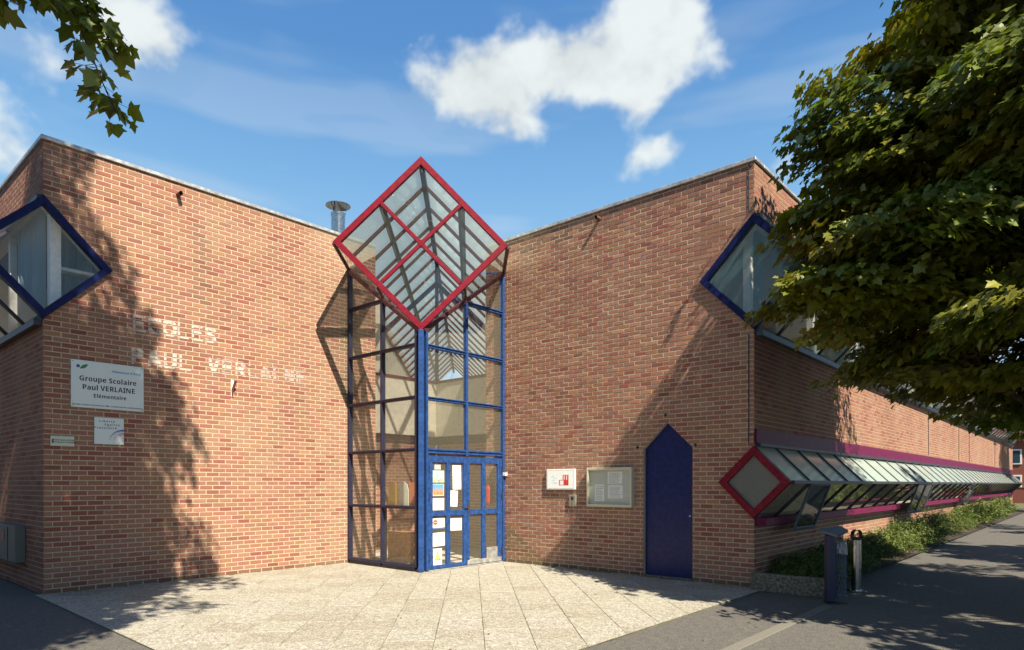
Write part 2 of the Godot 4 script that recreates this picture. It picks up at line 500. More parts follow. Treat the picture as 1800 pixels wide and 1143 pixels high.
# ---------------------------------------------------------------- diamond frames
# square on its corner: centre k, in-plane axis ax, half diagonal hw, bar width bw (mitred bars)
func diamond_frame(parent: Node, k: Vector3, ax: Vector3, n: Vector3, hw: float, bw: float, depth: float, m: Material, front := 0.0) -> void:
	var c := [Vector2(0, hw), Vector2(hw, 0), Vector2(0, -hw), Vector2(-hw, 0)]
	var hi := hw - bw * sqrt(2.0)
	for i in 4:
		var a: Vector2 = c[i]; var b: Vector2 = c[(i + 1) % 4]
		var ai := a.normalized() * hi; var bi := b.normalized() * hi
		var ac := Acc.new()
		# a small gap at each mitre and a chamfer along the outer arris
		var e := (b - a).normalized() * 0.0015
		add_prism(ac, PackedVector2Array([a + e, b - e, bi - e, ai + e]), k, ax, Vector3.UP, n, depth, Color.WHITE, front)
		mi("frame_bar", ac.mesh(), m, parent)

# glazed bay of diamond section along a wall. k: start of its centre line, ax: along it, out: outwards
func diamond_bay(parent: Node, k: Vector3, ax: Vector3, out: Vector3, hw: float, length: float, first: float, pitch: float, bar_m: Material, up_glass: Material, low_glass: Material, opened: Array, bw: float) -> void:
	var top := k + Vector3(0, hw, 0); var low := k - Vector3(0, hw, 0); var tip := k + out * hw
	var n_up := (Vector3.UP + out).normalized(); var n_low := (out - Vector3.UP).normalized()
	var marks := [0.0]
	var x := first
	while x < length - 0.2:
		marks.append(x); x += pitch
	marks.append(length)
	for i in marks.size() - 1:
		var s0: float = marks[i] + 0.012; var s1: float = marks[i + 1] - 0.012
		pane("roof_pane", parent, [top + ax * s0, top + ax * s1, tip + ax * s1, tip + ax * s0], up_glass)
		if i in opened:
			var w := part("open_window", parent)
			var drop := (Vector3.DOWN * 0.94 - out * 0.34).normalized()
			var h := hw * 1.38
			var t0 := tip + ax * (s0 + 0.02) - Vector3(0, 0.03, 0); var t1 := tip + ax * (s1 - 0.02) - Vector3(0, 0.03, 0)
			var nn := ax.cross(drop).normalized()
			bar("stile", w, t0, t0 + drop * h, 0.05, 0.035, nn, MT.sill_grey); bar("stile", w, t1, t1 + drop * h, 0.05, 0.035, nn, MT.sill_grey)
			bar("rail", w, t0 + ax * 0.026, t1 - ax * 0.026, 0.05, 0.033, nn, MT.sill_grey); bar("rail", w, t0 + drop * h + ax * 0.026, t1 + drop * h - ax * 0.026, 0.05, 0.033, nn, MT.sill_grey)
			pane("pane", w, [t0, t1, t1 + drop * h, t0 + drop * h], MT.glass_open)
			bar("stay_arm", w, t0 + drop * h * 0.45, low.lerp(tip, 0.5) + ax * (s0 + 0.05), 0.012, 0.012, nn, MT.alu)
		else:
			pane("lower_pane", parent, [low + ax * s0, low + ax * s1, tip + ax * s1, tip + ax * s0], low_glass)
		if i > 0:
			bar("glazing_bar", parent, top + ax * marks[i], tip + ax * marks[i], bw, 0.05, n_up, bar_m)
			bar("glazing_bar", parent, low + ax * marks[i], tip + ax * marks[i], bw, 0.05, n_low, bar_m)
	bar("edge_rail", parent, tip + ax * 0.005, tip + ax * length, 0.055, 0.055, Vector3.UP, bar_m)

func no_tint(col: Color, s: float, z: float, r: RandomNumberGenerator) -> Color:
	return weather(col, s + 40.0, z, r, 0.8)

var patch := FastNoiseLite.new()

# weathering in blotches: pale, washed bricks here, sooty ones there
func weather(col: Color, s: float, z: float, r: RandomNumberGenerator, pale: float) -> Color:
	var n := patch.get_noise_2d(s * 1.0, z * 0.7) + r.randf_range(-0.15, 0.15)
	if n > 0.10: col = col.lerp(Color(0.50, 0.325, 0.21), clampf((n - 0.10) * 1.3, 0.0, 0.5) * pale)
	elif n < -0.22: col = col.lerp(Color(0.26, 0.115, 0.08), clampf((-0.22 - n) * 1.0, 0.0, 0.35))
	return col

func left_tint(col: Color, s: float, z: float, r: RandomNumberGenerator) -> Color:
	col = weather(col, s, z, r, 1.0)
	# moss in the corner against the glazing frame
	if s > 4.93 and s < 5.2 and z > 3.2 and z < 4.9 and r.randf() < 0.75: col = col.lerp(Color(0.12, 0.12, 0.035), 0.65)
	# washed-out, lime-streaked bricks, with light off the glazing painted in; sooty foot courses
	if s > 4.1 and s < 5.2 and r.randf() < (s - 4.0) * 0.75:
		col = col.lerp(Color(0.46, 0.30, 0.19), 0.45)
	if z < 0.10: col = col.lerp(Color(0.16, 0.085, 0.055), 0.55)
	if absf(s - 2.2) < 0.12 and z > 4.6 and z < 5.9 and r.randf() < 0.7: col = col.lerp(Color(0.18, 0.13, 0.09), 0.4)
	return col

func right_tint(col: Color, s: float, z: float, r: RandomNumberGenerator) -> Color:
	# s runs from the street corner to the entrance; algae on the bricks next to the doors
	col = weather(col, s + 20.0, z, r, 0.8)
	var near := clampf((s - 3.9) / 1.2, 0.0, 1.0)
	if s < 5.2 and z < 0.75 * near + 0.05 * r.randf():
		col = col.lerp(Color(0.20, 0.15, 0.055), 0.35 + 0.4 * r.randf())
	if z < 0.09: col = col.lerp(Color(0.13, 0.10, 0.05), 0.65)
	if s < 0.30 and s > 0.06 and z > 2.5 and z < 3.4 and r.randf() < 0.4: col = col.lerp(Color(0.22, 0.085, 0.04), 0.6)
	if z > 6.1 and r.randf() < 0.5: col = col.lerp(Color(0.15, 0.08, 0.055), 0.5)
	return col

# ---------------------------------------------------------------- building
func make_building() -> void:
	bld = thing("school_building", "red brick school building with blue glazed corner entrance and red diamond skylight", "building")
	var X := Vector3.RIGHT; var V := Vector3(0, 0, -1)
	var full := WING + 0.65
	# left facade (runs along u, faces -v); the left end is notched by the blue corner window
	var t := ZC + WD; var b := ZC - WD
	var wl := PackedVector2Array([Vector2(0, 0), Vector2(full, 0), Vector2(full, ROOF), Vector2(0, ROOF), Vector2(0, t - 0.05), Vector2(WD - 0.05, ZC), Vector2(0, b + 0.05)])
	var cut_top := Rect2(-1, ROOF - 0.08, 60, 0.2)
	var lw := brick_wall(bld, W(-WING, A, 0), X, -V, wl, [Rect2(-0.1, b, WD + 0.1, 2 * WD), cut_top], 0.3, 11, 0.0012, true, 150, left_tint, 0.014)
	tag(lw, "sunlit brick facade carrying the school's faded painted name", "")
	# right facade (runs along v from the street corner, faces -u)
	var dv := Vector2(2.0 - 0.08, 0)   # side door opening: s = v + WING
	var d0 := WING - 4.115; var d1 := WING - 3.215; var dm := WING - 3.655
	var wr := PackedVector2Array([Vector2(0, 0), Vector2(d0, 0), Vector2(d0, 2.17), Vector2(dm, 2.60), Vector2(d1, 2.17), Vector2(d1, 0), Vector2(WING + 0.5, 0), Vector2(WING + 0.5, ROOF), Vector2(0, ROOF), Vector2(0, t - 0.05), Vector2(WD - 0.05, ZC), Vector2(0, b + 0.05), Vector2(0, LC + LW - 0.04), Vector2(LW - 0.05, LC), Vector2(0, LC - LW + 0.04)])
	var rw := brick_wall(bld, W(A, -WING, 0), V, -X, wr, [Rect2(-0.1, b, WD + 0.1, 2 * WD), Rect2(-0.1, LC - LW, LW + 0.1, 2 * LW), Rect2(d0 - 0.01, -0.1, d1 - d0 + 0.02, 2.75), cut_top], 0.3, 12, 0.0022, true, 150, right_tint, 0.014)
	tag(rw, "brick facade with pointed blue door and notice case", "")
	# long street side: three storeys of wall between the two glazed bays
	var ln := SIDE_END - A
	brick_wall(bld, W(A + 0.3, -WING, 0), X, -V, PackedVector2Array([Vector2(-0.294, 0), Vector2(ln, 0), Vector2(ln, LC - LW - 0.02), Vector2(-0.294, LC - LW - 0.02)]), [], 0.25, 13, 0.001, false, 0, no_tint)
	brick_wall(bld, W(A + 0.3, -WING, 0), X, -V, PackedVector2Array([Vector2(-0.294, LC + LW + 0.27), Vector2(ln, LC + LW + 0.27), Vector2(ln, b - 0.02), Vector2(-0.294, b - 0.02)]), [], 0.25, 14, 0.001, false, 0, no_tint)
	brick_wall(bld, W(A + 0.3, -WING, 0), X, -V, PackedVector2Array([Vector2(-0.294, t + 0.03), Vector2(ln, t + 0.03), Vector2(ln, ROOF), Vector2(-0.294, ROOF)]), [], 0.25, 15, 0.001, false, 0, no_tint)
	# left side wall (runs along v away from the left corner, faces -u)
	brick_wall(bld, W(-WING, A + 0.3, 0), V, -X, PackedVector2Array([Vector2(-0.294, 0), Vector2(11, 0), Vector2(11, b - 0.02), Vector2(-0.294, b - 0.02)]), [], 0.25, 16, 0.001, false, 0, no_tint)
	brick_wall(bld, W(-WING, A + 0.3, 0), V, -X, PackedVector2Array([Vector2(-0.294, t + 0.03), Vector2(11, t + 0.03), Vector2(11, ROOF), Vector2(-0.294, ROOF)]), [], 0.25, 17, 0.001, false, 0, no_tint)
	# mullion wall behind the bays: floor and ceiling edges, back walls, roof
	# copings
	for c in [[-WING - 0.03, full - WING, A - 0.03, A + 0.33], [-WING - 0.03, -WING + 0.30, A + 0.332, A + 11.3], [A - 0.03, A + 0.33, -WING - 0.03, 0.5], [A + 0.332, SIDE_END, -WING - 0.03, -WING + 0.3]]:
		block("coping", bld, c[0], c[1], c[2], c[3], ROOF + 0.002, ROOF + 0.062, MT.alu, 0.008)
	# roof slabs either side of the skylight strip
	for poly in [PackedVector2Array([Vector2(-WING + 0.26, A + 0.26), Vector2(0.3, A + 0.3), Vector2(11.4, A + 11.4), Vector2(-WING + 0.26, A + 11.4)]), PackedVector2Array([Vector2(A + 0.26, -WING + 0.26), Vector2(SIDE_END, -WING + 0.26), Vector2(SIDE_END, 14.0), Vector2(16.2, 14.0), Vector2(A + 0.3, 0.3)])]:
		var ac := Acc.new()
		add_prism(ac, poly, W(0, 0, 6.25), X, V, Vector3.UP, 0.2)
		mi("roof", ac.mesh(), MT.roof, bld)
	make_entrance()
	make_skylight()
	make_bays()
	make_interior()
	make_details()

func make_entrance() -> void:
	var X := Vector3.RIGHT; var V := Vector3(0, 0, -1)
	var zs := [0.075, 1.15, 2.19, 3.13, 4.07, 5.03]
	# left light: plane u = 0, v from 0 to A
	var g := part("entrance_glazing", bld)
	var top := func(v: float) -> float: return D0 + v * DW / A
	bar("corner_post", g, W(0.0, 0.0, 0.0), W(0.0, 0.0, D0 + 0.02), 0.10, 0.10, (X - V).normalized(), MT.blue, 0.01)
	for v in [0.11, 1.10, 2.145]:
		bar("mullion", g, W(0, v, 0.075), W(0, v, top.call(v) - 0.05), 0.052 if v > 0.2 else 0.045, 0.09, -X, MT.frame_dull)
	for i in 6:
		for s in 2:
			var v0: float = [0.14, 1.135][s]; var v1: float = [1.065, 2.11][s]
			if i == 5 and s == 0: continue
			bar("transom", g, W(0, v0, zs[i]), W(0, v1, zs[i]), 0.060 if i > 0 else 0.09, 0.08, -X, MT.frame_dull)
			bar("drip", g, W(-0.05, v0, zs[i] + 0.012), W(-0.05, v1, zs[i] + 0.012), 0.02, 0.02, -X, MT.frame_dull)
			var zt: float = zs[i + 1] if i < 5 else 99.0
			var za: float = min(zt, top.call(v0)); var zb: float = min(zt, top.call(v1))
			if i == 4 and s == 0: za = top.call(v0); zb = top.call(v1)
			pane("pane", g, [W(0.01, v0, zs[i]), W(0.01, v1, zs[i]), W(0.01, v1, zb), W(0.01, v0, za)], MT.glass)
	bar("head_rail", g, W(0, 0.05, top.call(0.05) - 0.02), W(0, A - 0.03, top.call(A - 0.03) - 0.02), 0.07, 0.09, -X, MT.rafter)
	# right light above the doors: plane v = 0
	for u in [0.11, 1.11, 2.145]:
		bar("mullion", g, W(u, 0, 2.10 if u < 2.0 and u > 0.2 else 0.02), W(u, 0, top.call(u) - 0.05), 0.055 if u > 0.2 else 0.045, 0.09, V, MT.blue)
	for i in range(2, 6):
		for s in 2:
			var u0: float = [0.14, 1.145][s]; var u1: float = [1.075, 2.11][s]
			if i == 5 and s == 0: continue
			bar("transom", g, W(u0, 0, zs[i] - 0.02), W(u1, 0, zs[i] - 0.02), 0.062 if i > 2 else 0.09, 0.08, V, MT.blue)
			bar("drip", g, W(u0, -0.05, zs[i]), W(u1, -0.05, zs[i]), 0.02, 0.02, V, MT.blue)
			var zt: float = zs[i + 1] if i < 5 else 99.0
			var za: float = min(zt, top.call(u0)); var zb: float = min(zt, top.call(u1))
			if i == 4 and s == 0: za = top.call(u0); zb = top.call(u1)
			pane("pane", g, [W(u0, 0.01, zs[i]), W(u1, 0.01, zs[i]), W(u1, 0.01, zb), W(u0, 0.01, za)], MT.glass)
	bar("head_rail", g, W(0.05, 0, top.call(0.05) - 0.02), W(A - 0.03, 0, top.call(A - 0.03) - 0.02), 0.07, 0.09, V, MT.rafter)
	bar("threshold", g, W(0.14, 0, 0.012), W(2.11, 0, 0.012), 0.12, 0.02, Vector3.UP, MT.alu)
	# double door
	for leaf in 2:
		var x0: float = [0.14, 1.122][leaf]; var x1: float = [1.118, 2.108][leaf]
		var d := part("door", bld)
		var cols: Array = [[0.252, 0.587, 0.687, 1.025], [1.192, 1.528, 1.632, 1.975]][leaf]
		for st in [[x0, cols[0]], [cols[1], cols[2]], [cols[3], x1]]:
			block("stile", d, st[0] + 0.001, st[1] - 0.001, -0.032, 0.020, 0.03, 2.085, MT.blue)
		for rl in [[0.03, 0.095], [0.985, 1.085], [1.965, 2.085]]:
			for cc in [[cols[0], cols[1]], [cols[2], cols[3]]]:
				block("rail", d, cc[0] + 0.001, cc[1] - 0.001, -0.030, 0.018, rl[0], rl[1], MT.blue)
		for zz in [[0.095, 0.985], [1.085, 1.965]]:
			for cc in [[cols[0], cols[1]], [cols[2], cols[3]]]:
				pane("pane", d, [W(cc[0], 0, zz[0]), W(cc[1], 0, zz[0]), W(cc[1], 0, zz[1]), W(cc[0], 0, zz[1])], MT.glass)
		var hx: float = x0 + 0.02 if leaf == 0 else x1 - 0.02
		for hz in [0.25, 1.35, 1.85]:
			bar("hinge", d, W(hx, -0.042, hz - 0.07), W(hx, -0.042, hz + 0.07), 0.022, 0.02, V, MT.bar_dark, 0.006)
		if leaf == 1:
			block("kick_plate", d, x0 + 0.004, x1 - 0.03, -0.038, -0.0325, 0.034, 0.12, MT.alu)
			block("kick_plate", d, 1.65, 1.965, -0.036, -0.0305, 0.121, 0.33, MT.alu)
			var h := part("handle", d)
			block("plate", h, 1.135, 1.165, -0.044, -0.0325, 1.02, 1.20, MT.steel)
			bar("lever", h, W(1.15, -0.07, 1.14), W(1.03, -0.075, 1.145), 0.018, 0.018, Vector3.UP, MT.steel, 0.006)
			bar("spindle", h, W(1.15, -0.044, 1.14), W(1.15, -0.078, 1.14), 0.018, 0.018, Vector3.UP, MT.steel, 0.006)
	block("door_contact", bld, A - 0.075, A - 0.012, -0.12, -0.03, 1.73, 1.80, MT.white, 0.01)

func make_skylight() -> void:
	var s := part("diamond_skylight", bld)
	var r2 := sqrt(0.5)
	var dg := W(r2, r2, 0)            # back along the ridge
	var px := W(r2, -r2, 0)           # to the right
	var k := W(0, 0, D0 + DW)
	diamond_frame(s, k, px, -dg, DW, 0.098, 0.09, MT.red, 0.02)
	var hi := DW - 0.105 * sqrt(2.0)
	# cross bars and four panes
	for q in [[Vector2(-0.5, 0.5), Vector2(0.5, -0.5)], [Vector2(0.5, 0.5), Vector2(-0.5, -0.5)]]:
		for h in 2:
			var a: Vector2 = q[h] * hi * 0.998; var b: Vector2 = q[h].normalized() * 0.035
			bar("cross_bar", s, k + px * a.x + Vector3(0, a.y, 0), k + px * b.x + Vector3(0, b.y, 0), 0.065, 0.06, -dg, MT.red)
	mi("cross_boss", cbox(Vector3(0.1, 0.1, 0.07), 0.004), MT.red, s, Transform3D(Basis((px + Vector3.UP).normalized(), (Vector3.UP - px).normalized(), dg * -1.0), k))
	for c in [[Vector2(0, hi), Vector2(hi, 0) * 0.5 + Vector2(0, hi) * 0.5, Vector2.ZERO, Vector2(-hi, 0) * 0.5 + Vector2(0, hi) * 0.5], [Vector2(hi, 0), Vector2(hi, hi) * 0.5, Vector2.ZERO, Vector2(hi, -hi) * 0.5], [Vector2(0, -hi), Vector2(hi, -hi) * 0.5, Vector2.ZERO, Vector2(-hi, -hi) * 0.5], [Vector2(-hi, 0), Vector2(-hi, hi) * 0.5, Vector2.ZERO, Vector2(-hi, -hi) * 0.5]]:
		var pts := []
		for p in c: pts.append(k + px * p.x + Vector3(0, p.y, 0) + dg * 0.02)
		pane("front_pane", s, pts, MT.glass_clear)
	# lower cheeks between the frame and the glazing below
	var lt := k - px * DW; var rt := k + px * DW; var lo := W(0, 0, D0)
	for side in 2:
		var tip: Vector3 = [lt, rt][side]
		var back: Vector3 = [W(0, A, D0 + DW), W(A, 0, D0 + DW)][side]
		var nn := (back - lo).cross(tip - lo).normalized()
		pane("cheek_pane", s, [lo + dg * 0.03, tip + dg * 0.04, back], MT.glass_green)
		bar("cheek_bar", s, tip + dg * 0.08, back - dg * 0.03, 0.05, 0.06, nn, MT.rafter)
		bar("cheek_bar", s, lo.lerp(tip, 0.5) + dg * 0.08, lo.lerp(back, 0.5) + Vector3(0, 0.03, 0), 0.04, 0.05, nn, MT.rafter)
	# roof slopes
	var ridge := k + Vector3(0, DW, 0)
	var length := 22.0
	var pitch := 0.98
	var count := int(length / pitch)
	bar("ridge_beam", s, ridge + dg * 0.09 - Vector3(0, 0.10, 0), ridge + dg * length - Vector3(0, 0.10, 0), 0.09, 0.12, Vector3.UP, MT.navy)
	for side in [-1.0, 1.0]:
		var eave: Vector3 = k + px * DW * side
		var nn: Vector3 = (Vector3.UP + px * side).normalized()
		var midp := ridge.lerp(eave, 0.5) - nn * 0.09
		bar("purlin", s, midp + dg * 0.09, midp + dg * length, 0.07, 0.12, nn, MT.bar_dark)
		bar("eave_rail", s, eave + dg * (DW + 0.02), eave + dg * length, 0.08, 0.10, Vector3.UP, MT.rafter)
		for i in count:
			var a0 := 0.09 + i * pitch; var a1 := a0 + pitch
			for hf in 2:
				var p0: Vector3 = ridge.lerp(eave, 0.5 * hf); var p1: Vector3 = ridge.lerp(eave, 0.5 * hf + 0.5)
				pane("roof_pane", s, [p0 + dg * (a0 + 0.004), p0 + dg * (a1 - 0.004), p1 + dg * (a1 - 0.004), p1 + dg * (a0 + 0.004)], MT.glass_dusty)
			if i > 0:
				bar("rafter", s, ridge + dg * a0 - nn * 0.035, eave + dg * a0 - nn * 0.035, 0.055, 0.06, nn, MT.rafter)
	pane("gable_pane", s, [ridge + dg * length, k + px * DW + dg * length, k - px * DW + dg * length], MT.glass_green)
	# steel portal standing under the ridge
	var at := dg * 5.4
	for side in [-1.0, 1.0]:
		bar("portal_rafter", s, ridge + at - Vector3(0, 0.62, 0), k + px * DW * side * 0.96 + at - Vector3(0, 0.45, 0), 0.09, 0.12, -dg, MT.navy)
	bar("portal_post", s, ridge + at - Vector3(0, 0.17, 0), W(0, 0, 4.05) + at, 0.09, 0.09, -dg, MT.navy)
	# upstand walls under the eaves
	for side in [-1.0, 1.0]:
		var e: Vector3 = px * (DW + 0.10) * side
		bar("upstand", s, W(0, 0, 6.05) + e + dg * (DW + 0.2), W(0, 0, 6.05) + e + dg * length, 0.10, 0.40, Vector3.UP, MT.cream)

func make_bays() -> void:
	var X := Vector3.RIGHT; var V := Vector3(0, 0, -1)
	# blue corner window of the right wing, running down the street side
	var bay := part("upper_bay", bld)
	var k := W(A, -WING, ZC)
	diamond_frame(bay, k, V, -X, WD, 0.095, 0.11, MT.navy, 0.05)
	var hi := WD - 0.10
	pane("end_pane", bay, [k + Vector3(0, hi, 0), k + V * hi, k - Vector3(0, hi, 0), k - V * hi], MT.glass_green)
	diamond_bay(bay, k + X * 0.06, X, -V, WD, SIDE_END - A - 0.1, 0.80, 1.04, MT.bar_dark, MT.glass_bay, MT.glass_bay, [], 0.05)
	bar("sill", bay, W(A + 0.06, -WING - 0.03, ZC - WD - 0.045), W(SIDE_END, -WING - 0.03, ZC - WD - 0.045), 0.14, 0.09, Vector3.UP, MT.sill_grey)
	bar("flashing", bay, W(A + 0.06, -WING - 0.02, ZC + WD + 0.0), W(SIDE_END, -WING - 0.02, ZC + WD + 0.0), 0.08, 0.06, Vector3.UP, MT.bar_dark)
	tag(bay, "blue framed diamond bay above the street pavement", "")
	# blue corner window of the left wing
	var bl := part("upper_bay", bld)
	var k2 := W(-WING, A, ZC)
	diamond_frame(bl, k2, X, -V, WD, 0.095, 0.11, MT.navy, 0.05)
	pane("end_pane", bl, [k2 + Vector3(0, hi, 0), k2 + X * hi, k2 - Vector3(0, hi, 0), k2 - X * hi], MT.glass_clear)
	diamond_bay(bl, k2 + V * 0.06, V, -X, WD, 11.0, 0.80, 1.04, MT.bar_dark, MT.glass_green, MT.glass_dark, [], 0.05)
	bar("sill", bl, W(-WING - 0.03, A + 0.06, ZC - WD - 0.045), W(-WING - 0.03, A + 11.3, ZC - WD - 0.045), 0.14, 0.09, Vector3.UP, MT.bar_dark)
	bar("flashing", bl, W(-WING - 0.02, A + 0.06, ZC + WD), W(-WING - 0.02, A + 11.3, ZC + WD), 0.08, 0.06, Vector3.UP, MT.bar_dark)
	tag(bl, "blue framed diamond corner window in the tree's shade", "")
	# low red bay along the street side
	var lo := part("lower_bay", bld)
	var kl := W(A, -WING, LC)
	diamond_frame(lo, kl, V, -X, LW, 0.10, 0.10, MT.red, 0.05)
	var h2 := LW - 0.09
	pane("wired_pane", lo, [kl + Vector3(0, h2, 0), kl + V * h2, kl - Vector3(0, h2, 0), kl - V * h2], MT.wired)
	# wire mesh in the pane
	var ac := Acc.new()
	var st := -h2
	while st < h2:
		for dd in 2:
			# lines along the two edge directions of the diamond
			var e1 := Vector2(0.7071, 0.7071) if dd == 0 else Vector2(0.7071, -0.7071)
			var e2 := Vector2(-e1.y, e1.x)
			var hl := h2 * 0.7071
			var off := st * 0.7071
			var p := e2 * off
			var c: Vector3 = kl + V * p.x + Vector3(0, p.y, 0) - X * 0.004 * (1 + dd)
			var d3: Vector3 = V * e1.x + Vector3(0, e1.y, 0)
			var w3: Vector3 = V * e2.x + Vector3(0, e2.y, 0)
			ac.box(c, Basis(d3, w3, d3.cross(w3)), Vector3(2 * hl, 0.0028, 0.002))
		st += 0.026
	mi("wire_mesh", ac.mesh(), MT.bar_dark, lo)
	diamond_bay(lo, kl + X * 0.06, X, -V, LW, SIDE_END - A - 0.1, 0.80, 1.04, MT.bar_dark, MT.glass_dusty, MT.glass_dark, [1, 9, 10, 18], 0.035)
	bar("sill", lo, W(A + 0.04, -WING - 0.07, LC - LW - 0.05), W(SIDE_END, -WING - 0.07, LC - LW - 0.05), 0.20, 0.12, Vector3.UP, MT.maroon)
	bar("flashing", lo, W(A + 0.03, -WING - 0.012, LC + LW + 0.155), W(SIDE_END, -WING - 0.012, LC + LW + 0.155), 0.035, 0.22, Vector3.UP, MT.maroon)
	bar("gutter", lo, W(A + 0.06, -WING - 0.045, LC + LW + 0.02), W(SIDE_END, -WING - 0.045, LC + LW + 0.02), 0.07, 0.05, Vector3.UP, MT.bar_dark)
	tag(lo, "low red framed diamond bay with open hinged windows", "")
	# white posts and curtains standing inside the bays
	for i in 12:
		block("bay_post", bay, A + 0.55 + i * 3.12, A + 0.67 + i * 3.12, -WING + 0.28, -WING + 0.40, 3.9, 6.0, MT.white)
	block("bay_post", bl, -WING + 0.12, -WING + 0.26, A + 0.16, A + 0.30, 3.45, 6.0, MT.white)
	block("bay_post", bl, -WING + 0.08, -WING + 0.18, A + 2.3, A + 2.4, 3.45, 6.0, MT.white)
	block("window_board", bl, -WING + 0.27, -1.0, A + 0.32, A + 0.5, 4.75, 4.80, MT.white)

func curtain(parent: Node, a: Vector3, b: Vector3, z0: float, z1: float, folds: int) -> void:
	var ac := Acc.new()
	var d := b - a; var n := d.cross(Vector3.UP).normalized()
	var steps := folds * 6
	var prev := []
	for i in steps + 1:
		var t := float(i) / steps
		var p := a + d * t + n * (0.035 * sin(t * folds * TAU) + 0.015 * sin(t * folds * 2.3 * TAU + 1.0))
		var cur := [p + Vector3(0, z0, 0), p + Vector3(0, z1, 0)]
		if i > 0:
			var nn: Vector3 = (cur[0] - prev[0]).cross(Vector3.UP).normalized()
			ac.quad(prev[0], cur[0], cur[1], prev[1], nn)
		prev = cur
	mi("curtain", ac.mesh(), MT.curtain, parent)

func make_interior() -> void:
	var X := Vector3.RIGHT; var V := Vector3(0, 0, -1)
	var it := part("entrance_hall", bld)
	block("hall_floor", it, 0.02, HALL + 0.3, 0.02, HALL + 0.3, -0.05, 0.012, MT.tile)
	# closing walls
	block("hall_wall", it, 0.45, 0.65, A + 0.31, HALL, 0.014, 6.04, MT.cream)
	block("hall_wall", it, A + 0.31, HALL, 0.30, 0.5, 0.014, 6.04, MT.cream)
	# back walls: brick below, cream gallery front above
	brick_wall(it, W(0.65, HALL, 0.014), X, -V, PackedVector2Array([Vector2(0, 0), Vector2(HALL - 0.65, 0), Vector2(HALL - 0.65, 2.55), Vector2(0, 2.55)]), [], 0.2, 31, 0.001, false, 0, no_tint)
	brick_wall(it, W(HALL, 0.5, 0.014), V, -X, PackedVector2Array([Vector2(0, 0), Vector2(HALL - 0.506, 0), Vector2(HALL - 0.506, 2.55), Vector2(0, 2.55)]), [], 0.2, 32, 0.001, false, 0, no_tint)
	block("gallery_front", it, 0.652, HALL - 0.1, HALL - 0.1, HALL + 0.1, 2.76, 4.10, MT.cream)
	block("gallery_front", it, HALL - 0.1, HALL + 0.1, 0.502, HALL + 0.1, 2.76, 4.10, MT.cream)
	block("gallery_rail", it, 0.652, HALL - 0.13, HALL - 0.13, HALL + 0.12, 4.102, 4.16, MT.maroon)
	block("gallery_rail", it, HALL - 0.13, HALL + 0.12, 0.502, HALL + 0.12, 4.102, 4.16, MT.maroon)
	block("gallery_gap_shade", it, 0.652, HALL - 0.004, HALL - 0.02, HALL + 0.15, 2.57, 2.758, MT.bar_dark)  # dark strips painted in for the shaded recess under the gallery front
	block("gallery_gap_shade", it, HALL - 0.002, HALL + 0.15, 0.502, HALL + 0.15, 2.57, 2.758, MT.bar_dark)
	# gallery floor, side walls under the skylight
	var r2 := sqrt(0.5)
	var dg := W(r2, r2, 0); var px := W(r2, -r2, 0)
	bar("gallery_floor", it, W(0, 0, 3.9) + dg * 5.3, W(0, 0, 3.9) + dg * 22.0, 6.0, 0.15, Vector3.UP, MT.tile)
	for s in [-1.0, 1.0]:
		bar("gallery_wall", it, W(0, 0, 4.93) + px * s * (DW + 0.06) + dg * 5.0, W(0, 0, 4.93) + px * s * (DW + 0.06) + dg * 22.0, 0.10, 1.80, Vector3.UP, MT.cream)
	block("gallery_wall", it, 0.652, 2.0, HALL + 0.13, HALL + 0.25, 4.17, 6.04, MT.cream)
	block("gallery_wall", it, HALL + 0.13, HALL + 0.25, 0.502, 2.0, 4.17, 6.04, MT.cream)
	# rooms behind the bays
	var rm := part("upper_rooms", bld)
	block("room_floor", rm, A + 0.32, SIDE_END, -WING + 0.27, -1.0, 3.2, 3.35, MT.tile)
	block("room_wall", rm, A + 0.32, SIDE_END, -0.98, -0.80, 0.02, 6.04, MT.cream)
	block("room_floor", rm, -WING + 0.27, 0.44, A + 0.32, 12.0, 3.2, 3.35, MT.tile)
	block("room_wall", rm, -WING + 0.27, 0.40, 9.0, 9.2, 3.36, 6.04, MT.cream)
	block("room_wall", rm, -0.2, 0.0, A + 0.32, 8.98, 3.36, 6.04, MT.cream)
	block("room_floor", rm, A + 0.32, SIDE_END, -WING + 0.27, -1.0, 0.0, 0.3, MT.tile)
	block("counter", rm, A + 0.32, SIDE_END, -WING + 0.272, -WING + 0.75, 0.98, 1.03, MT.cream)
	curtain(rm, W(-WING + 0.3, A + 1.0, 0), W(-WING + 1.5, A + 0.9, 0), 3.6, 5.95, 9)
	curtain(rm, W(-WING + 0.16, A + 0.6, 0), W(-WING + 0.16, A + 2.0, 0), 3.6, 5.95, 8)
	for i in 5:
		curtain(rm, W(A + 0.9 + i * 3.1, -WING + 0.5, 0), W(A + 1.7 + i * 3.1, -WING + 0.5, 0), 3.5, 5.95, 6)
	for i in 3:
		block("ceiling_light", rm, -WING + 1.2 + i * 1.3, -WING + 1.5 + i * 1.3, A + 1.2, A + 2.5, 5.90, 5.98, MT.white)

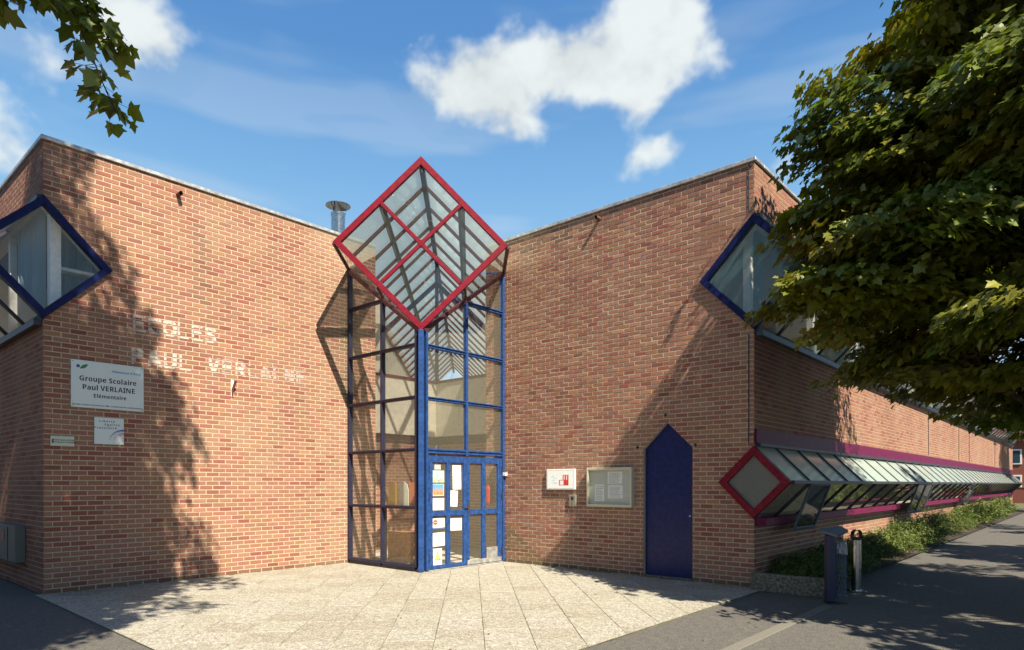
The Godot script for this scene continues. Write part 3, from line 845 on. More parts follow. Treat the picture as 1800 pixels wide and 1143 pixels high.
func make_details() -> void:
	var X := Vector3.RIGHT; var V := Vector3(0, 0, -1)
	# blue pointed side door, set back in its opening
	var d := part("side_door", bld)
	var ac := Acc.new()
	add_prism(ac, PackedVector2Array([Vector2(-4.113, 0.03), Vector2(-3.217, 0.03), Vector2(-3.217, 2.168), Vector2(-3.655, 2.597), Vector2(-4.113, 2.168)]), W(A + 0.07, 0, 0), V, Vector3.UP, -X, 0.05)
	var leaf_m: StandardMaterial3D = MT.navy.duplicate()
	leaf_m.albedo_color = lin(0.010, 0.021, 0.125); leaf_m.metallic_specular = 0.45; leaf_m.roughness = 0.36; leaf_m.normal_scale = 0.16
	mi("door_leaf", ac.mesh(), leaf_m, d)
	block("door_sill", d, A - 0.01, A + 0.25, -4.114, -3.216, 0.0, 0.028, MT.concrete)
	for h in [0.35, 1.9]:
		bar("hinge", d, W(A + 0.06, -3.235, h), W(A + 0.06, -3.235, h + 0.14), 0.02, 0.02, X, MT.bar_dark)
	var lk := Acc.new()
	lk.lathe([Vector2(0, 0.012), Vector2(0.014, 0.010), Vector2(0.016, 0.0)], 12)
	mi("keyhole", lk.mesh(), MT.alu, d, Transform3D(Basis(Vector3.UP, -X, V), W(A + 0.068, -4.04, 1.05)))
	# anchor plugs round the pointed head
	for q in [[-3.633, 2.72], [-3.10, 2.20], [-4.165, 2.20]]:
		mi("plug", cbox(Vector3(0.012, 0.045, 0.045), 0.004), MT.black, bld, Transform3D(Basis(X, PI / 4), W(A - 0.002, q[0], q[1])))
	# overflow pipes
	for q in [[-3.28, 0, 6.27], [0, -2.318, 6.328]]:
		var tb := Acc.new()
		var o := W(q[0], A, q[2]) if q[1] == 0 else W(A, q[1], q[2])
		var dir := -V if q[1] == 0 else -X
		tb.tube([o - dir * 0.05, o + dir * 0.115], [0.034, 0.034], 14)
		tb.tube([o + dir * 0.1149, o - dir * 0.03], [0.028, 0.028], 14)
		for kk in 14:
			pass
		mi("overflow_pipe", tb.mesh(), MT.rust, bld)
	# iron flag bracket on the left facade
	var br := part("flag_bracket", bld)
	var bt := Acc.new()
	bt.tube([W(-2.385, A - 0.012, 3.10), W(-2.385, A - 0.02, 3.20), W(-2.37, A - 0.10, 3.34)], [0.016, 0.020, 0.022], 10)
	mi("socket", bt.mesh(), MT.rust, br)
	block("plate", br, -2.41, -2.36, A - 0.012, A - 0.001, 3.08, 3.37, MT.white)
	# expansion joint and cable on the right facade
	bar("cable", bld, W(A - 0.006, -5.035, 2.2), W(A - 0.006, -5.035, 3.86), 0.014, 0.010, X, MT.bar_dark)
	bar("cable", bld, W(A - 0.006, -5.035, 5.72), W(A - 0.006, -5.035, 6.44), 0.014, 0.010, X, MT.bar_dark)
	for u in [16.0, 22.0, 24.7, 33.7]:
		bar("cable", bld, W(u, -WING - 0.008, 2.45), W(u, -WING - 0.008, 3.84), 0.022, 0.016, V, MT.bar_dark)
	for i in 3:
		block("vent_brick", bld, 33.2 + i * 0.45, 33.5 + i * 0.45, -WING - 0.012, -WING, 3.55, 3.66, MT.black)
	# stainless flue with rain cap on the roof
	var fl := part("flue", bld)
	fl.position = W(1.9, 5.4, 6.25)
	var f1 := Acc.new()
	f1.lathe([Vector2(0.172, 0), Vector2(0.172, 2.10), Vector2(0.182, 2.11), Vector2(0.182, 2.17), Vector2(0.165, 2.175), Vector2(0.165, 1.6)], 28)
	mi("pipe", f1.mesh(), MT.steel, fl)
	var f2 := Acc.new()
	f2.lathe([Vector2(0.0, 2.50), Vector2(0.31, 2.37), Vector2(0.31, 2.355), Vector2(0.0, 2.48)], 28)
	mi("rain_cap", f2.mesh(), MT.steel, fl)
	for k in 3:
		var a := TAU * k / 3.0 + 0.5
		bar("strap", fl, Vector3(cos(a) * 0.178, 2.12, sin(a) * 0.178), Vector3(cos(a) * 0.2, 2.40, sin(a) * 0.2), 0.025, 0.006, Vector3(cos(a), 0, sin(a)), MT.bar_dark)
	make_lettering()

# faded painted capitals, laid on the brick faces only
func strokes(ch: String) -> Array:
	match ch:
		"E": return [[0, 0, 0, 1], [0, 1, .62, 1], [0, .5, .52, .5], [0, 0, .62, 0]]
		"C": return [[.66, .86, .40, 1], [.40, 1, .12, .85], [.12, .85, 0, .5], [0, .5, .12, .15], [.12, .15, .40, 0], [.40, 0, .66, .14]]
		"O": return [[.38, 1, .08, .82], [.08, .82, 0, .5], [0, .5, .08, .18], [.08, .18, .38, 0], [.38, 0, .68, .18], [.68, .18, .76, .5], [.76, .5, .68, .82], [.68, .82, .38, 1]]
		"L": return [[0, 0, 0, 1], [0, 0, .6, 0]]
		"S": return [[.60, .86, .34, 1], [.34, 1, .08, .9], [.08, .9, .06, .68], [.06, .68, .56, .42], [.56, .42, .62, .2], [.62, .2, .36, 0], [.36, 0, .04, .12]]
		"P": return [[0, 0, 0, 1], [0, 1, .44, 1], [.44, 1, .6, .78], [.6, .78, .44, .48], [.44, .48, 0, .48]]
		"A": return [[0, 0, .36, 1], [.36, 1, .72, 0], [.14, .32, .58, .32]]
		"U": return [[0, 1, 0, .25], [0, .25, .18, 0], [.18, 0, .48, 0], [.48, 0, .66, .25], [.66, .25, .66, 1]]
		"V": return [[0, 1, .34, 0], [.34, 0, .68, 1]]
		"R": return [[0, 0, 0, 1], [0, 1, .44, 1], [.44, 1, .6, .78], [.6, .78, .44, .5], [.44, .5, 0, .5], [.3, .5, .64, 0]]
		"I": return [[0.1, 0, 0.1, 1]]
		"N": return [[0, 0, 0, 1], [0, 1, .62, 0], [.62, 0, .62, 1]]
	return []

func make_lettering() -> void:
	var ac := Acc.new()
	var fn := FastNoiseLite.new(); fn.seed = 4; fn.frequency = 9.0; fn.fractal_octaves = 3
	rng.seed = 15
	for w in [["ECOLES", -3.955, 3.955, 0.222, 0.30], ["PAUL", -3.975, 3.44, 0.238, 0.28], ["VERLAINE", -2.79, 3.455, 0.232, 0.05]]:
		var text: String = w[0]
		for i in text.length():
			var ss := strokes(text[i])
			var x0: float = w[1] + i * w[3]; var z0: float = w[2]
			var wear: float = w[4] - 0.02 * i
			var cell := 0.005
			for a in 42:
				for b in 52:
					var sx := a * cell; var sz := b * cell - 0.005
					var p := Vector2(sx / 0.24, sz / 0.24)
					var best := 9.0
					for s in ss:
						var q := Geometry2D.get_closest_point_to_segment(p, Vector2(s[0], s[1]), Vector2(s[2], s[3]))
						best = min(best, p.distance_to(q))
					if best > 0.135: continue
					var u := x0 + sx; var z := z0 + sz
					# only where a brick face lies below: joints stay bare
					var course := int(floor(z / BH)); var fz := z - course * BH
					if fz < JOINT * 0.5 + 0.001 or fz + cell > BH - JOINT * 0.5 - 0.001: continue
					var s2 := u + WING + (BL * 0.5 if course % 2 == 1 else 0.0)
					var fs := fposmod(s2, BL)
					if fs < JOINT * 0.5 + 0.001 or fs + cell > BL - JOINT * 0.5 - 0.001: continue
					if fn.get_noise_2d(u, z) + rng.randf_range(-0.12, 0.12) > 0.42 + wear: continue
					var tone := 0.70 + rng.randf_range(-0.06, 0.06)
					var col := Color(tone, tone * 0.88, tone * 0.80)
					if text == "VERLAINE" and i > 3: col = col.lerp(Color(0.45, 0.28, 0.24), 0.40)
					var o := W(u, A - 0.0032, z)
					ac.quad(o, o + Vector3(cell, 0, 0), o + Vector3(cell, cell, 0), o + Vector3(0, cell, 0), Vector3(0, 0, 1), col)
	var l := mi("painted_lettering", ac.mesh(), MT.paint_letters, bld)
	tag(l, "faded white painted capitals spelling the school's name", "")

# ---------------------------------------------------------------- signs
func write_on(parent: Node, text: String, at: Vector3, basis_: Basis, height: float, m: Material, bold := true, squeeze := 1.0) -> void:
	var f := SystemFont.new()
	f.font_names = PackedStringArray(["Droid Sans"])
	f.font_weight = 700 if bold else 400
	var t := TextMesh.new()
	t.font = f; t.font_size = 48; t.pixel_size = height / 34.0; t.depth = 0.0012; t.text = text
	t.curve_step = 2.0
	mi("lettering", t, m, parent, Transform3D(Basis(basis_.x * squeeze, basis_.y, basis_.z), at))

func picture(called: String, parent: Node, at: Vector3, basis_: Basis, w: float, h: float, draw: Callable, seed_: int) -> MeshInstance3D:
	var im := Image.create(64, 64, false, Image.FORMAT_RGB8)
	im.fill(Color(0.93, 0.93, 0.91))
	var r := RandomNumberGenerator.new(); r.seed = seed_
	draw.call(im, r)
	var m := StandardMaterial3D.new()
	m.albedo_texture = ImageTexture.create_from_image(im); m.roughness = 0.75
	m.cull_mode = BaseMaterial3D.CULL_DISABLED
	var q := QuadMesh.new(); q.size = Vector2(w, h)
	return mi(called, q, m, parent, Transform3D(basis_, at))

func print_text(im: Image, r: RandomNumberGenerator) -> void:
	for row in range(8, 58, 6):
		var x := 6
		while x < 56 - r.randi() % 14:
			var l := r.randi_range(2, 7)
			im.fill_rect(Rect2i(x, row, l, 2), Color(0.45, 0.45, 0.47)); x += l + 2

func print_drawing(im: Image, r: RandomNumberGenerator) -> void:
	im.fill_rect(Rect2i(2, 2, 60, 24), Color(0.66, 0.83, 0.92))
	im.fill_rect(Rect2i(2, 44, 60, 18), Color(0.72, 0.80, 0.55))
	for i in 26:
		var c := Color.from_hsv(r.randf(), r.randf_range(0.15, 0.55), r.randf_range(0.65, 0.95))
		im.fill_rect(Rect2i(r.randi_range(2, 52), r.randi_range(22, 56), r.randi_range(3, 9), r.randi_range(3, 8)), c)

func print_sunset(im: Image, r: RandomNumberGenerator) -> void:
	for y in range(2, 62):
		for x in range(2, 62):
			var t := y / 62.0 + 0.1 * sin(x * 0.3 + r.randf())
			var c := Color(0.25, 0.62, 0.85).lerp(Color(0.92, 0.55, 0.40), clampf((t - 0.25) * 2.5, 0, 1)).lerp(Color(0.85, 0.80, 0.45), clampf((t - 0.75) * 3.0, 0, 1))
			im.set_pixel(x, y, c)
	for i in 8: im.fill_rect(Rect2i(r.randi_range(4, 54), r.randi_range(36, 54), 6, 6), Color(0.85, 0.35, 0.3))

func print_plain(_im: Image, _r: RandomNumberGenerator) -> void:
	pass

func print_stop(im: Image, r: RandomNumberGenerator) -> void:
	for y in 64:
		for x in 64:
			if Vector2((x - 16) * 1.3, y - 26).length() < 15: im.set_pixel(x, y, Color(0.85, 0.16, 0.14))
	im.fill_rect(Rect2i(8, 24, 17, 4), Color(0.95, 0.85, 0.8))
	for row in [12, 20, 28, 36, 44]: im.fill_rect(Rect2i(36, row, r.randi_range(12, 22), 2), Color(0.7, 0.72, 0.74))
	im.fill_rect(Rect2i(0, 57, 64, 7), Color(0.28, 0.42, 0.68))

func print_warning(im: Image, _r: RandomNumberGenerator) -> void:
	for y in range(10, 46):
		for x in 64:
			var hw := (y - 10) * 0.68
			var d: float = hw - absf(x - 32)
			if d > 0: im.set_pixel(x, y, Color(0.92, 0.85, 0.35) if d > 3 and y < 43 else Color(0.12, 0.12, 0.1))
	im.fill_rect(Rect2i(8, 51, 48, 2), Color(0.35, 0.4, 0.5))

func print_stripes(im: Image, _r: RandomNumberGenerator) -> void:
	for i in 4: im.fill_rect(Rect2i(2, 10 + i * 15, 60, 6), Color(0.25, 0.45, 0.42))

func print_red(im: Image, r: RandomNumberGenerator) -> void:
	im.fill_rect(Rect2i(38, 16, 14, 38), Color(0.78, 0.22, 0.18))
	im.fill_rect(Rect2i(40, 18, 3, 16), Color(0.93, 0.8, 0.78)); im.fill_rect(Rect2i(46, 18, 3, 16), Color(0.93, 0.8, 0.78))
	im.fill_rect(Rect2i(29, 34, 14, 20), Color(0.72, 0.25, 0.22)); im.fill_rect(Rect2i(31, 36, 9, 16), Color(0.92, 0.9, 0.9))
	for i in 14: im.fill_rect(Rect2i(r.randi_range(8, 22), r.randi_range(18, 46), r.randi_range(3, 7), 3), Color(0.75, 0.85, 0.88))

func make_signs() -> void:
	var f := Basis(Vector3.RIGHT, Vector3.UP, Vector3.BACK)       # facing -v
	var g := Basis(Vector3(0, 0, 1), Vector3.UP, Vector3(-1, 0, 0))   # facing -u
	var ink := mat(lin(0.02, 0.022, 0.025), 0.6)
	var blue := mat(lin(0.02, 0.20, 0.45), 0.6)
	var plate := mat(lin(0.66, 0.71, 0.68), 0.30)
	# school name plate
	var s := thing("school_sign", "large white plate reading Groupe Scolaire on the shaded left facade", "sign", W(-4.297, A - 0.004, 2.70))
	mi("plate", cbox(Vector3(0.982, 0.695, 0.012), 0.003), plate, s, Transform3D(Basis.IDENTITY, Vector3(0, 0.348, 0.006)))
	write_on(s, "Groupe Scolaire", Vector3(0.0, 0.430, 0.0125), f, 0.072, ink)
	write_on(s, "Paul VERLAINE", Vector3(0.01, 0.305, 0.0125), f, 0.072, ink)
	write_on(s, "Elémentaire", Vector3(0.02, 0.185, 0.0125), f, 0.054, ink)
	write_on(s, "Groupe scolaire Construit en 1980 - Architectes Ph. et M Deslandes", Vector3(0, 0.045, 0.0125), f, 0.021, ink, true, 1.0)
	write_on(s, "Villeneuve d'Ascq", Vector3(0.245, 0.575, 0.0125), f, 0.034, blue)
	var dot := Acc.new()
	dot.lathe([Vector2(0, 0.0015), Vector2(0.024, 0.0015), Vector2(0.024, 0)], 18)
	mi("logo_dot", dot.mesh(), mat(lin(0.02, 0.07, 0.25), 0.5), s, Transform3D(Basis(Vector3.RIGHT, Vector3.BACK, Vector3.DOWN), Vector3(-0.40, 0.605, 0.012)))
	var lf := Acc.new()
	var pl := PackedVector2Array()
	for k in 12:
		var t := TAU * k / 12.0
		var rr := 0.042 * (1.0 + 0.55 * pow(absf(cos(t)), 6.0))
		pl.append(Vector2(cos(t) * rr, sin(t) * 0.024).rotated(0.6))
	add_prism(lf, pl, Vector3(-0.325, 0.605, 0.0135), Vector3.RIGHT, Vector3.UP, Vector3.BACK, 0.001)
	mi("logo_leaf", lf.mesh(), mat(lin(0.02, 0.22, 0.06), 0.5), s)
	for c in [[-0.465, 0.025], [0.465, 0.025], [-0.465, 0.67], [0.465, 0.67]]:
		mi("screw", cbox(Vector3(0.012, 0.012, 0.006), 0.002), MT.steel, s, Transform3D(Basis.IDENTITY, Vector3(c[0], c[1], 0.0145)))
	# motto plaque
	var m := thing("motto_plaque", "square white plaque with blue and red arcs below the large school sign", "sign", W(-4.289, A - 0.004, 2.172))
	mi("plate", cbox(Vector3(0.40, 0.40, 0.010), 0.003), plate, m, Transform3D(Basis.IDENTITY, Vector3(0, 0.2, 0.005)))
	write_on(m, "L i b e r t é", Vector3(-0.03, 0.345, 0.0105), f, 0.030, ink)
	write_on(m, "E g a l i t é", Vector3(0.04, 0.295, 0.0105), f, 0.030, ink)
	write_on(m, "F r a t e r n i t é", Vector3(-0.05, 0.245, 0.0105), f, 0.030, ink)
	for a in [[0.20, 0.023, lin(0.03, 0.10, 0.36)], [0.172, 0.007, lin(0.03, 0.10, 0.36)], [0.145, 0.014, lin(0.50, 0.06, 0.08)], [0.122, 0.007, lin(0.50, 0.06, 0.08)]]:
		var arc := Acc.new()
		for k in 12:
			var t0 := PI * 0.5 + PI * 0.44 * k / 12.0; var t1 := PI * 0.5 + PI * 0.44 * (k + 1) / 12.0
			var r0: float = a[0]; var r1: float = a[0] - a[1] * (1.0 - k / 14.0)
			var c0 := Vector3(0.197, 0.035, 0.0108)
			var e := func(t: float, r: float) -> Vector3: return c0 + Vector3(cos(t) * r, sin(t) * r * 0.98, 0)
			arc.quad(e.call(t0, r0), e.call(t1, r0), e.call(t1, r1), e.call(t0, r1), Vector3.BACK)
		mi("arc", arc.mesh(), mat(a[2], 0.5), m)
	# letter box plaque
	var p := thing("letterbox_plaque", "small cream plaque with two lines of capitals near the shaded wall corner", "sign", W(-4.892, A - 0.004, 2.12))
	mi("plate", cbox(Vector3(0.295, 0.145, 0.008), 0.003), mat(lin(0.55, 0.58, 0.44), 0.5), p, Transform3D(Basis.IDENTITY, Vector3(0, 0.0725, 0.004)))
	write_on(p, "BOITE AUX LETTRES", Vector3(0.022, 0.086, 0.0085), f, 0.021, ink)
	write_on(p, "MATERNELLE PRIMAIRE", Vector3(0.022, 0.055, 0.0085), f, 0.019, ink)
	var ar := Acc.new()
	add_prism(ar, PackedVector2Array([Vector2(-0.128, 0.10), Vector2(-0.112, 0.10), Vector2(-0.112, 0.065), Vector2(-0.104, 0.065), Vector2(-0.120, 0.035), Vector2(-0.136, 0.065), Vector2(-0.128, 0.065)]), Vector3(0, 0, 0.0088), Vector3.RIGHT, Vector3.UP, Vector3.BACK, 0.001)
	mi("arrow", ar.mesh(), ink, p)
	# notice case on the right facade
	var n := thing("notice_case", "glass fronted notice case with three papers beside the pointed blue door", "notice board", W(A - 0.002, -2.57, 1.165))
	var w := 0.937; var h := 0.70
	mi("back_panel", cbox(Vector3(0.02, h, w), 0.002), MT.board, n, Transform3D(Basis.IDENTITY, Vector3(-0.010, h * 0.5, 0)))
	var alu := mat(lin(0.60, 0.56, 0.42), 0.4, 0.3)
	for z in [[-w * 0.5 + 0.0175, 0], [w * 0.5 - 0.0175, 0]]:
		mi("frame_side", cbox(Vector3(0.075, h, 0.035), 0.006), alu, n, Transform3D(Basis.IDENTITY, Vector3(-0.058, h * 0.5, z[0])))
	for y in [0.024, h - 0.024]:
		mi("frame_rail", cbox(Vector3(0.075, 0.048, w - 0.072), 0.006), alu, n, Transform3D(Basis.IDENTITY, Vector3(-0.058, y, 0)))
	pane("glass_door", n, [Vector3(-0.082, 0.05, -w * 0.5 + 0.036), Vector3(-0.082, 0.05, w * 0.5 - 0.036), Vector3(-0.082, h - 0.05, w * 0.5 - 0.036), Vector3(-0.082, h - 0.05, -w * 0.5 + 0.036)], MT.glass)
	picture("paper", n, Vector3(-0.0235, 0.52, 0.09), g, 0.30, 0.21, print_text, 1)
	picture("paper", n, Vector3(-0.0235, 0.27, 0.10), g, 0.30, 0.23, print_text, 2)
	picture("paper", n, Vector3(-0.0235, 0.25, -0.23), g, 0.20, 0.30, print_text, 3)
	# small framed picture sign and intercom
	var q := thing("picture_sign", "white framed sign with a red picture beside the notice case", "sign", W(A - 0.002, -1.474, 1.467))
	mi("frame", cbox(Vector3(0.045, 0.385, 0.668), 0.008), MT.white, q, Transform3D(Basis.IDENTITY, Vector3(-0.0225, 0.192, 0)))
	picture("print", q, Vector3(-0.0465, 0.192, 0), g, 0.61, 0.33, print_red, 6)
	var ic := thing("intercom", "small grey metal intercom panel under the framed picture sign", "intercom", W(A - 0.002, -1.745, 1.155))
	mi("panel", cbox(Vector3(0.035, 0.22, 0.155), 0.006), MT.sill_grey if false else mat(lin(0.30, 0.28, 0.22), 0.45, 0.4), ic, Transform3D(Basis.IDENTITY, Vector3(-0.0175, 0.11, 0)))
	mi("lens", cbox(Vector3(0.006, 0.06, 0.05), 0.01), MT.black, ic, Transform3D(Basis.IDENTITY, Vector3(-0.0375, 0.155, 0)))
	for y in [0.05, 0.09]:
		mi("button", cbox(Vector3(0.010, 0.018, 0.018), 0.004), MT.steel, ic, Transform3D(Basis.IDENTITY, Vector3(-0.0395, y, 0.0)))
	# papers taped inside the left door leaf
	var fd := Basis(Vector3.RIGHT, Vector3.UP, Vector3.BACK)
	for e in [["paper_strip", "striped slip of paper at the top of the left door leaf", 0.40, 1.885, 0.15, 0.10, print_stripes], ["childrens_drawing", "pale blue and green drawing taped inside the left door leaf", 0.41, 1.71, 0.30, 0.215, print_drawing], ["sunset_drawing", "orange and blue drawing taped inside the left door leaf", 0.41, 1.465, 0.29, 0.22, print_sunset], ["blank_notice", "blank white sheet below the two drawings on the door", 0.41, 1.205, 0.30, 0.22, print_plain], ["long_notice", "tall white sheet in the upper middle pane of the doors", 0.885, 1.70, 0.22, 0.46, print_plain], ["slanted_notice", "white sheet below the tall sheet on the door pane", 0.81, 1.30, 0.19, 0.30, print_plain], ["stop_notice", "white notice with a red disc on the lower door pane", 0.42, 0.855, 0.305, 0.20, print_stop], ["text_notice", "plain white notice between the red disc and the warning sign", 0.425, 0.56, 0.30, 0.25, print_text], ["warning_notice", "white sheet with a yellow warning triangle at the foot of the door", 0.40, 0.245, 0.21, 0.30, print_warning], ["timetable_notice", "white notice with lines of print in the lower middle pane", 0.856, 0.815, 0.31, 0.23, print_text]]:
		var tw: float = {"long_notice": 0.02, "slanted_notice": -0.06, "text_notice": 0.03, "timetable_notice": -0.02}.get(e[0], 0.0)
		var o := picture(e[0], self, W(e[2], 0.008, e[3]), fd.rotated(Vector3.BACK, tw), e[4], e[5], e[6], hash(e[0]))
		tag(o, e[1], "paper", "papers on the entrance door")
	# things standing in the hall
	var cab := thing("orange_cabinet", "orange wooden cabinet inside the glazed entrance", "cabinet", W(0.85, 1.40, 0.013))
	mi("carcass", cbox(Vector3(0.40, 0.58, 0.78), 0.006), mat(lin(0.50, 0.23, 0.045), 0.5, 0.0, gray_tex(256, 0.03, 3, 0.7, 1.0, 71), 1.0), cab, Transform3D(Basis.IDENTITY, Vector3(0, 0.30, 0)))
	mi("plinth", cbox(Vector3(0.36, 0.02, 0.72), 0.004), MT.black, cab, Transform3D(Basis.IDENTITY, Vector3(0, 0.0, 0)))
	var sh := thing("display_shelf", "dark shelf behind the glass holding three coloured cards", "shelf", W(0.5, 1.10, 0.013))
	mi("board", cbox(Vector3(0.22, 0.03, 1.2), 0.004), MT.bar_dark, sh, Transform3D(Basis.IDENTITY, Vector3(0, 1.12, 0)))
	for z in [-0.56, 0.56]:
		mi("leg", cbox(Vector3(0.04, 1.105, 0.04), 0.004), MT.bar_dark, sh, Transform3D(Basis.IDENTITY, Vector3(0, 0.5525, z)))
	for e in [["yellow rounded card standing on the shelf behind the glass", 1.40, 0.32, lin(0.62, 0.42, 0.08), true], ["pale rounded card standing on the shelf behind the glass", 1.08, 0.30, lin(0.55, 0.58, 0.48), true], ["orange square card standing on the shelf behind the glass", 0.75, 0.30, lin(0.58, 0.21, 0.09), false]]:
		var ca := Acc.new()
		var hw: float = e[2] * 0.48
		var py := PackedVector2Array([Vector2(-hw, 0), Vector2(hw, 0), Vector2(hw, 0.46), Vector2(-hw, 0.46)])
		if e[4]: py = PackedVector2Array([Vector2(-hw, 0), Vector2(hw, 0), Vector2(hw, 0.30), Vector2(hw * 0.7, 0.42), Vector2(hw * 0.1, 0.465), Vector2(-hw * 0.8, 0.46), Vector2(-hw, 0.2)])
		add_prism(ca, py, Vector3.ZERO, Vector3(0, 0, 1), Vector3.UP, Vector3.LEFT, 0.012)
		var o := mi("display_card", ca.mesh(), mat(e[3], 0.8), self, Transform3D(Basis.IDENTITY, W(0.48, e[1], 1.149)))
		tag(o, e[0], "card")
	var fe := thing("fire_extinguisher", "red fire extinguisher on the hall wall seen through the right door", "extinguisher", W(A - 0.09, 0.32, 1.18))
	var fa := Acc.new()
	fa.lathe([Vector2(0, 0), Vector2(0.07, 0), Vector2(0.075, 0.02), Vector2(0.075, 0.30), Vector2(0.05, 0.36), Vector2(0.025, 0.375), Vector2(0.02, 0.41), Vector2(0, 0.41)], 18)
	mi("cylinder", fa.mesh(), mat(lin(0.45, 0.015, 0.02), 0.3), fe)
	var fb := Acc.new()
	fb.tube([Vector3(0.0, 0.40, 0.02), Vector3(-0.02, 0.40, 0.08), Vector3(-0.02, 0.30, 0.10), Vector3(-0.02, 0.12, 0.095)], [0.011, 0.011, 0.011, 0.014], 8)
	mi("hose", fb.mesh(), MT.black, fe)
	# meter cupboard on the dark left side wall
	var cb := thing("meter_cupboard", "grey double meter cupboard on the dark side wall", "cupboard", W(-WING, 4.2, 0.38))
	mi("case", cbox(Vector3(0.14, 0.56, 0.90), 0.01), mat(lin(0.13, 0.135, 0.11), 0.7), cb, Transform3D(Basis.IDENTITY, Vector3(-0.07, 0.28, -0.48)))
	mi("case", cbox(Vector3(0.14, 0.56, 1.00), 0.01), mat(lin(0.15, 0.15, 0.125), 0.7), cb, Transform3D(Basis.IDENTITY, Vector3(-0.07, 0.28, 0.56)))
	mi("label_plate", cbox(Vector3(0.006, 0.18, 0.24), 0.002), mat(lin(0.16, 0.02, 0.02), 0.5), cb, Transform3D(Basis.IDENTITY, Vector3(-0.143, 0.40, 0.30)))
	mi("seam", cbox(Vector3(0.01, 0.50, 0.02), 0.002), MT.black, cb, Transform3D(Basis.IDENTITY, Vector3(-0.142, 0.28, 0.62)))

# ---------------------------------------------------------------- ground
func make_ground() -> void:
	var gr := Acc.new()
	gr.quad(Vector3(-300, -0.02, -300), Vector3(300, -0.02, -300), Vector3(300, -0.02, 300), Vector3(-300, -0.02, 300), Vector3.UP)
	var a := mi("asphalt", gr.mesh(), MT.asphalt, self)
	a.set_meta("kind", "structure")
	# forecourt: joint bed with slabs laid along the building's diagonal
	var region := PackedVector2Array([Vector2(-5.20, A + 0.1), Vector2(-5.33, -4.4), Vector2(-4.9, -5.33), Vector2(2.10, -5.28), Vector2(A + 0.02, -5.12), Vector2(A + 0.02, 0.0), Vector2(0.0, 0.0), Vector2(0.0, A + 0.02)])
	var bed := Acc.new()
	add_prism(bed, region, W(0, 0, 0), Vector3.RIGHT, Vector3(0, 0, -1), Vector3.UP, 0.012, Color.WHITE, -0.006)
	var pv := mi("paving", bed.mesh(), MT.joint, self)
	pv.set_meta("kind", "structure")
	rng.seed = 91
	var e1 := Vector2(sqrt(0.5), sqrt(0.5)); var e2 := Vector2(sqrt(0.5), -sqrt(0.5))
	var pitch := 0.50
	var cache := {}
	for i in range(-24, 14):
		for j in range(-16, 17):
			var c := e1 * (i * pitch + 0.08) + e2 * (j * pitch + 0.02 + 0.25)
			var hw := pitch * 0.5 - 0.0025
			var tw := rng.randf_range(-0.004, 0.004); var dz := rng.randf_range(-0.002, 0.002)
			var tone := rng.randi() % 5
			var sq := PackedVector2Array()
			for q in [Vector2(-1, -1), Vector2(1, -1), Vector2(1, 1), Vector2(-1, 1)]:
				sq.append(c + e1 * q.x * hw + e2 * q.y * hw)
			var k: float = [0.96, 0.90, 0.94, 0.86, 0.97][tone]
			var col := Color(k, k * [1.0, 0.985, 1.0, 0.97, 0.99][tone], k * [1.0, 0.96, 0.98, 0.93, 1.0][tone])
			var parts := Geometry2D.intersect_polygons(sq, region)
			for pl in parts:
				var whole: bool = parts.size() == 1 and pl.size() == 4
				var area := 0.0
				for m in pl.size(): area += pl[m].cross(pl[(m + 1) % pl.size()]) * 0.5
				if absf(area) < 0.004: continue
				whole = whole and absf(absf(area) - 4.0 * hw * hw) < 0.0005
				if whole:
					if not cache.has(tone):
						var one := Acc.new()
						var h := hw; var cc := 0.0035
						var top := []; var low := []; var bot := []
						for q in [Vector2(-1, -1), Vector2(1, -1), Vector2(1, 1), Vector2(-1, 1)]:
							var d3 := func(p: Vector2, y: float) -> Vector3: return Vector3(p.x, y, -p.y)
							top.append(d3.call(e1 * q.x * (h - cc) + e2 * q.y * (h - cc), 0.0))
							low.append(d3.call(e1 * q.x * h + e2 * q.y * h, -0.005))
							bot.append(d3.call(e1 * q.x * h + e2 * q.y * h, -0.02))
						var mid := Vector3(0, -0.05, 0)
						one.face(top[0], top[1], top[2], top[3], mid, col)
						for q in 4:
							one.face(top[q], top[(q + 1) % 4], low[(q + 1) % 4], low[q], mid, col)
							one.face(low[q], low[(q + 1) % 4], bot[(q + 1) % 4], bot[q], mid, col)
						cache[tone] = one.mesh()
					mi("slab", cache[tone], MT.slab, pv, Transform3D(Basis(Vector3.UP, tw), Vector3(c.x, dz, -c.y)))
				else:
					var one := Acc.new()
					add_prism(one, pl, Vector3(0, dz, 0), Vector3.RIGHT, Vector3(0, 0, -1), Vector3.UP, 0.02, col)
					mi("slab", one.mesh(), MT.slab, pv)
	# pale concrete strip in the asphalt
	var ks := mi("kerb_strip", cbox(Vector3(5.2, 0.03, 0.13), 0.004), MT.strip, self, Transform3D(Basis.IDENTITY, W(-1.15, -6.38, -0.024)))
	ks.set_meta("kind", "structure")
	# planting bed with its concrete edging
	var so := Acc.new()
	so.quad(W(2.1, -5.12, 0.05), W(SIDE_END, -5.12, 0.05), W(SIDE_END, -6.02, 0.02), W(2.1, -6.02, 0.02), Vector3.UP)
	var soil := mi("planting_bed", so.mesh(), MT.soil, self)
	soil.set_meta("kind", "structure")
	var kb := mi("bed_kerb", cbox(Vector3(0.12, 0.27, 1.12), 0.012), MT.concrete, self, Transform3D(Basis.IDENTITY, W(2.06, -5.69, 0.115)))
	tag(kb, "mossy concrete kerb at the end of the planting bed", "kerb")
	# verge beyond the school
	var vg := Acc.new()
	vg.quad(W(44, 10, 0.0), W(90, 10, 0.0), W(90, -9, 0.0), W(44, -5.2, 0.0), Vector3.UP)
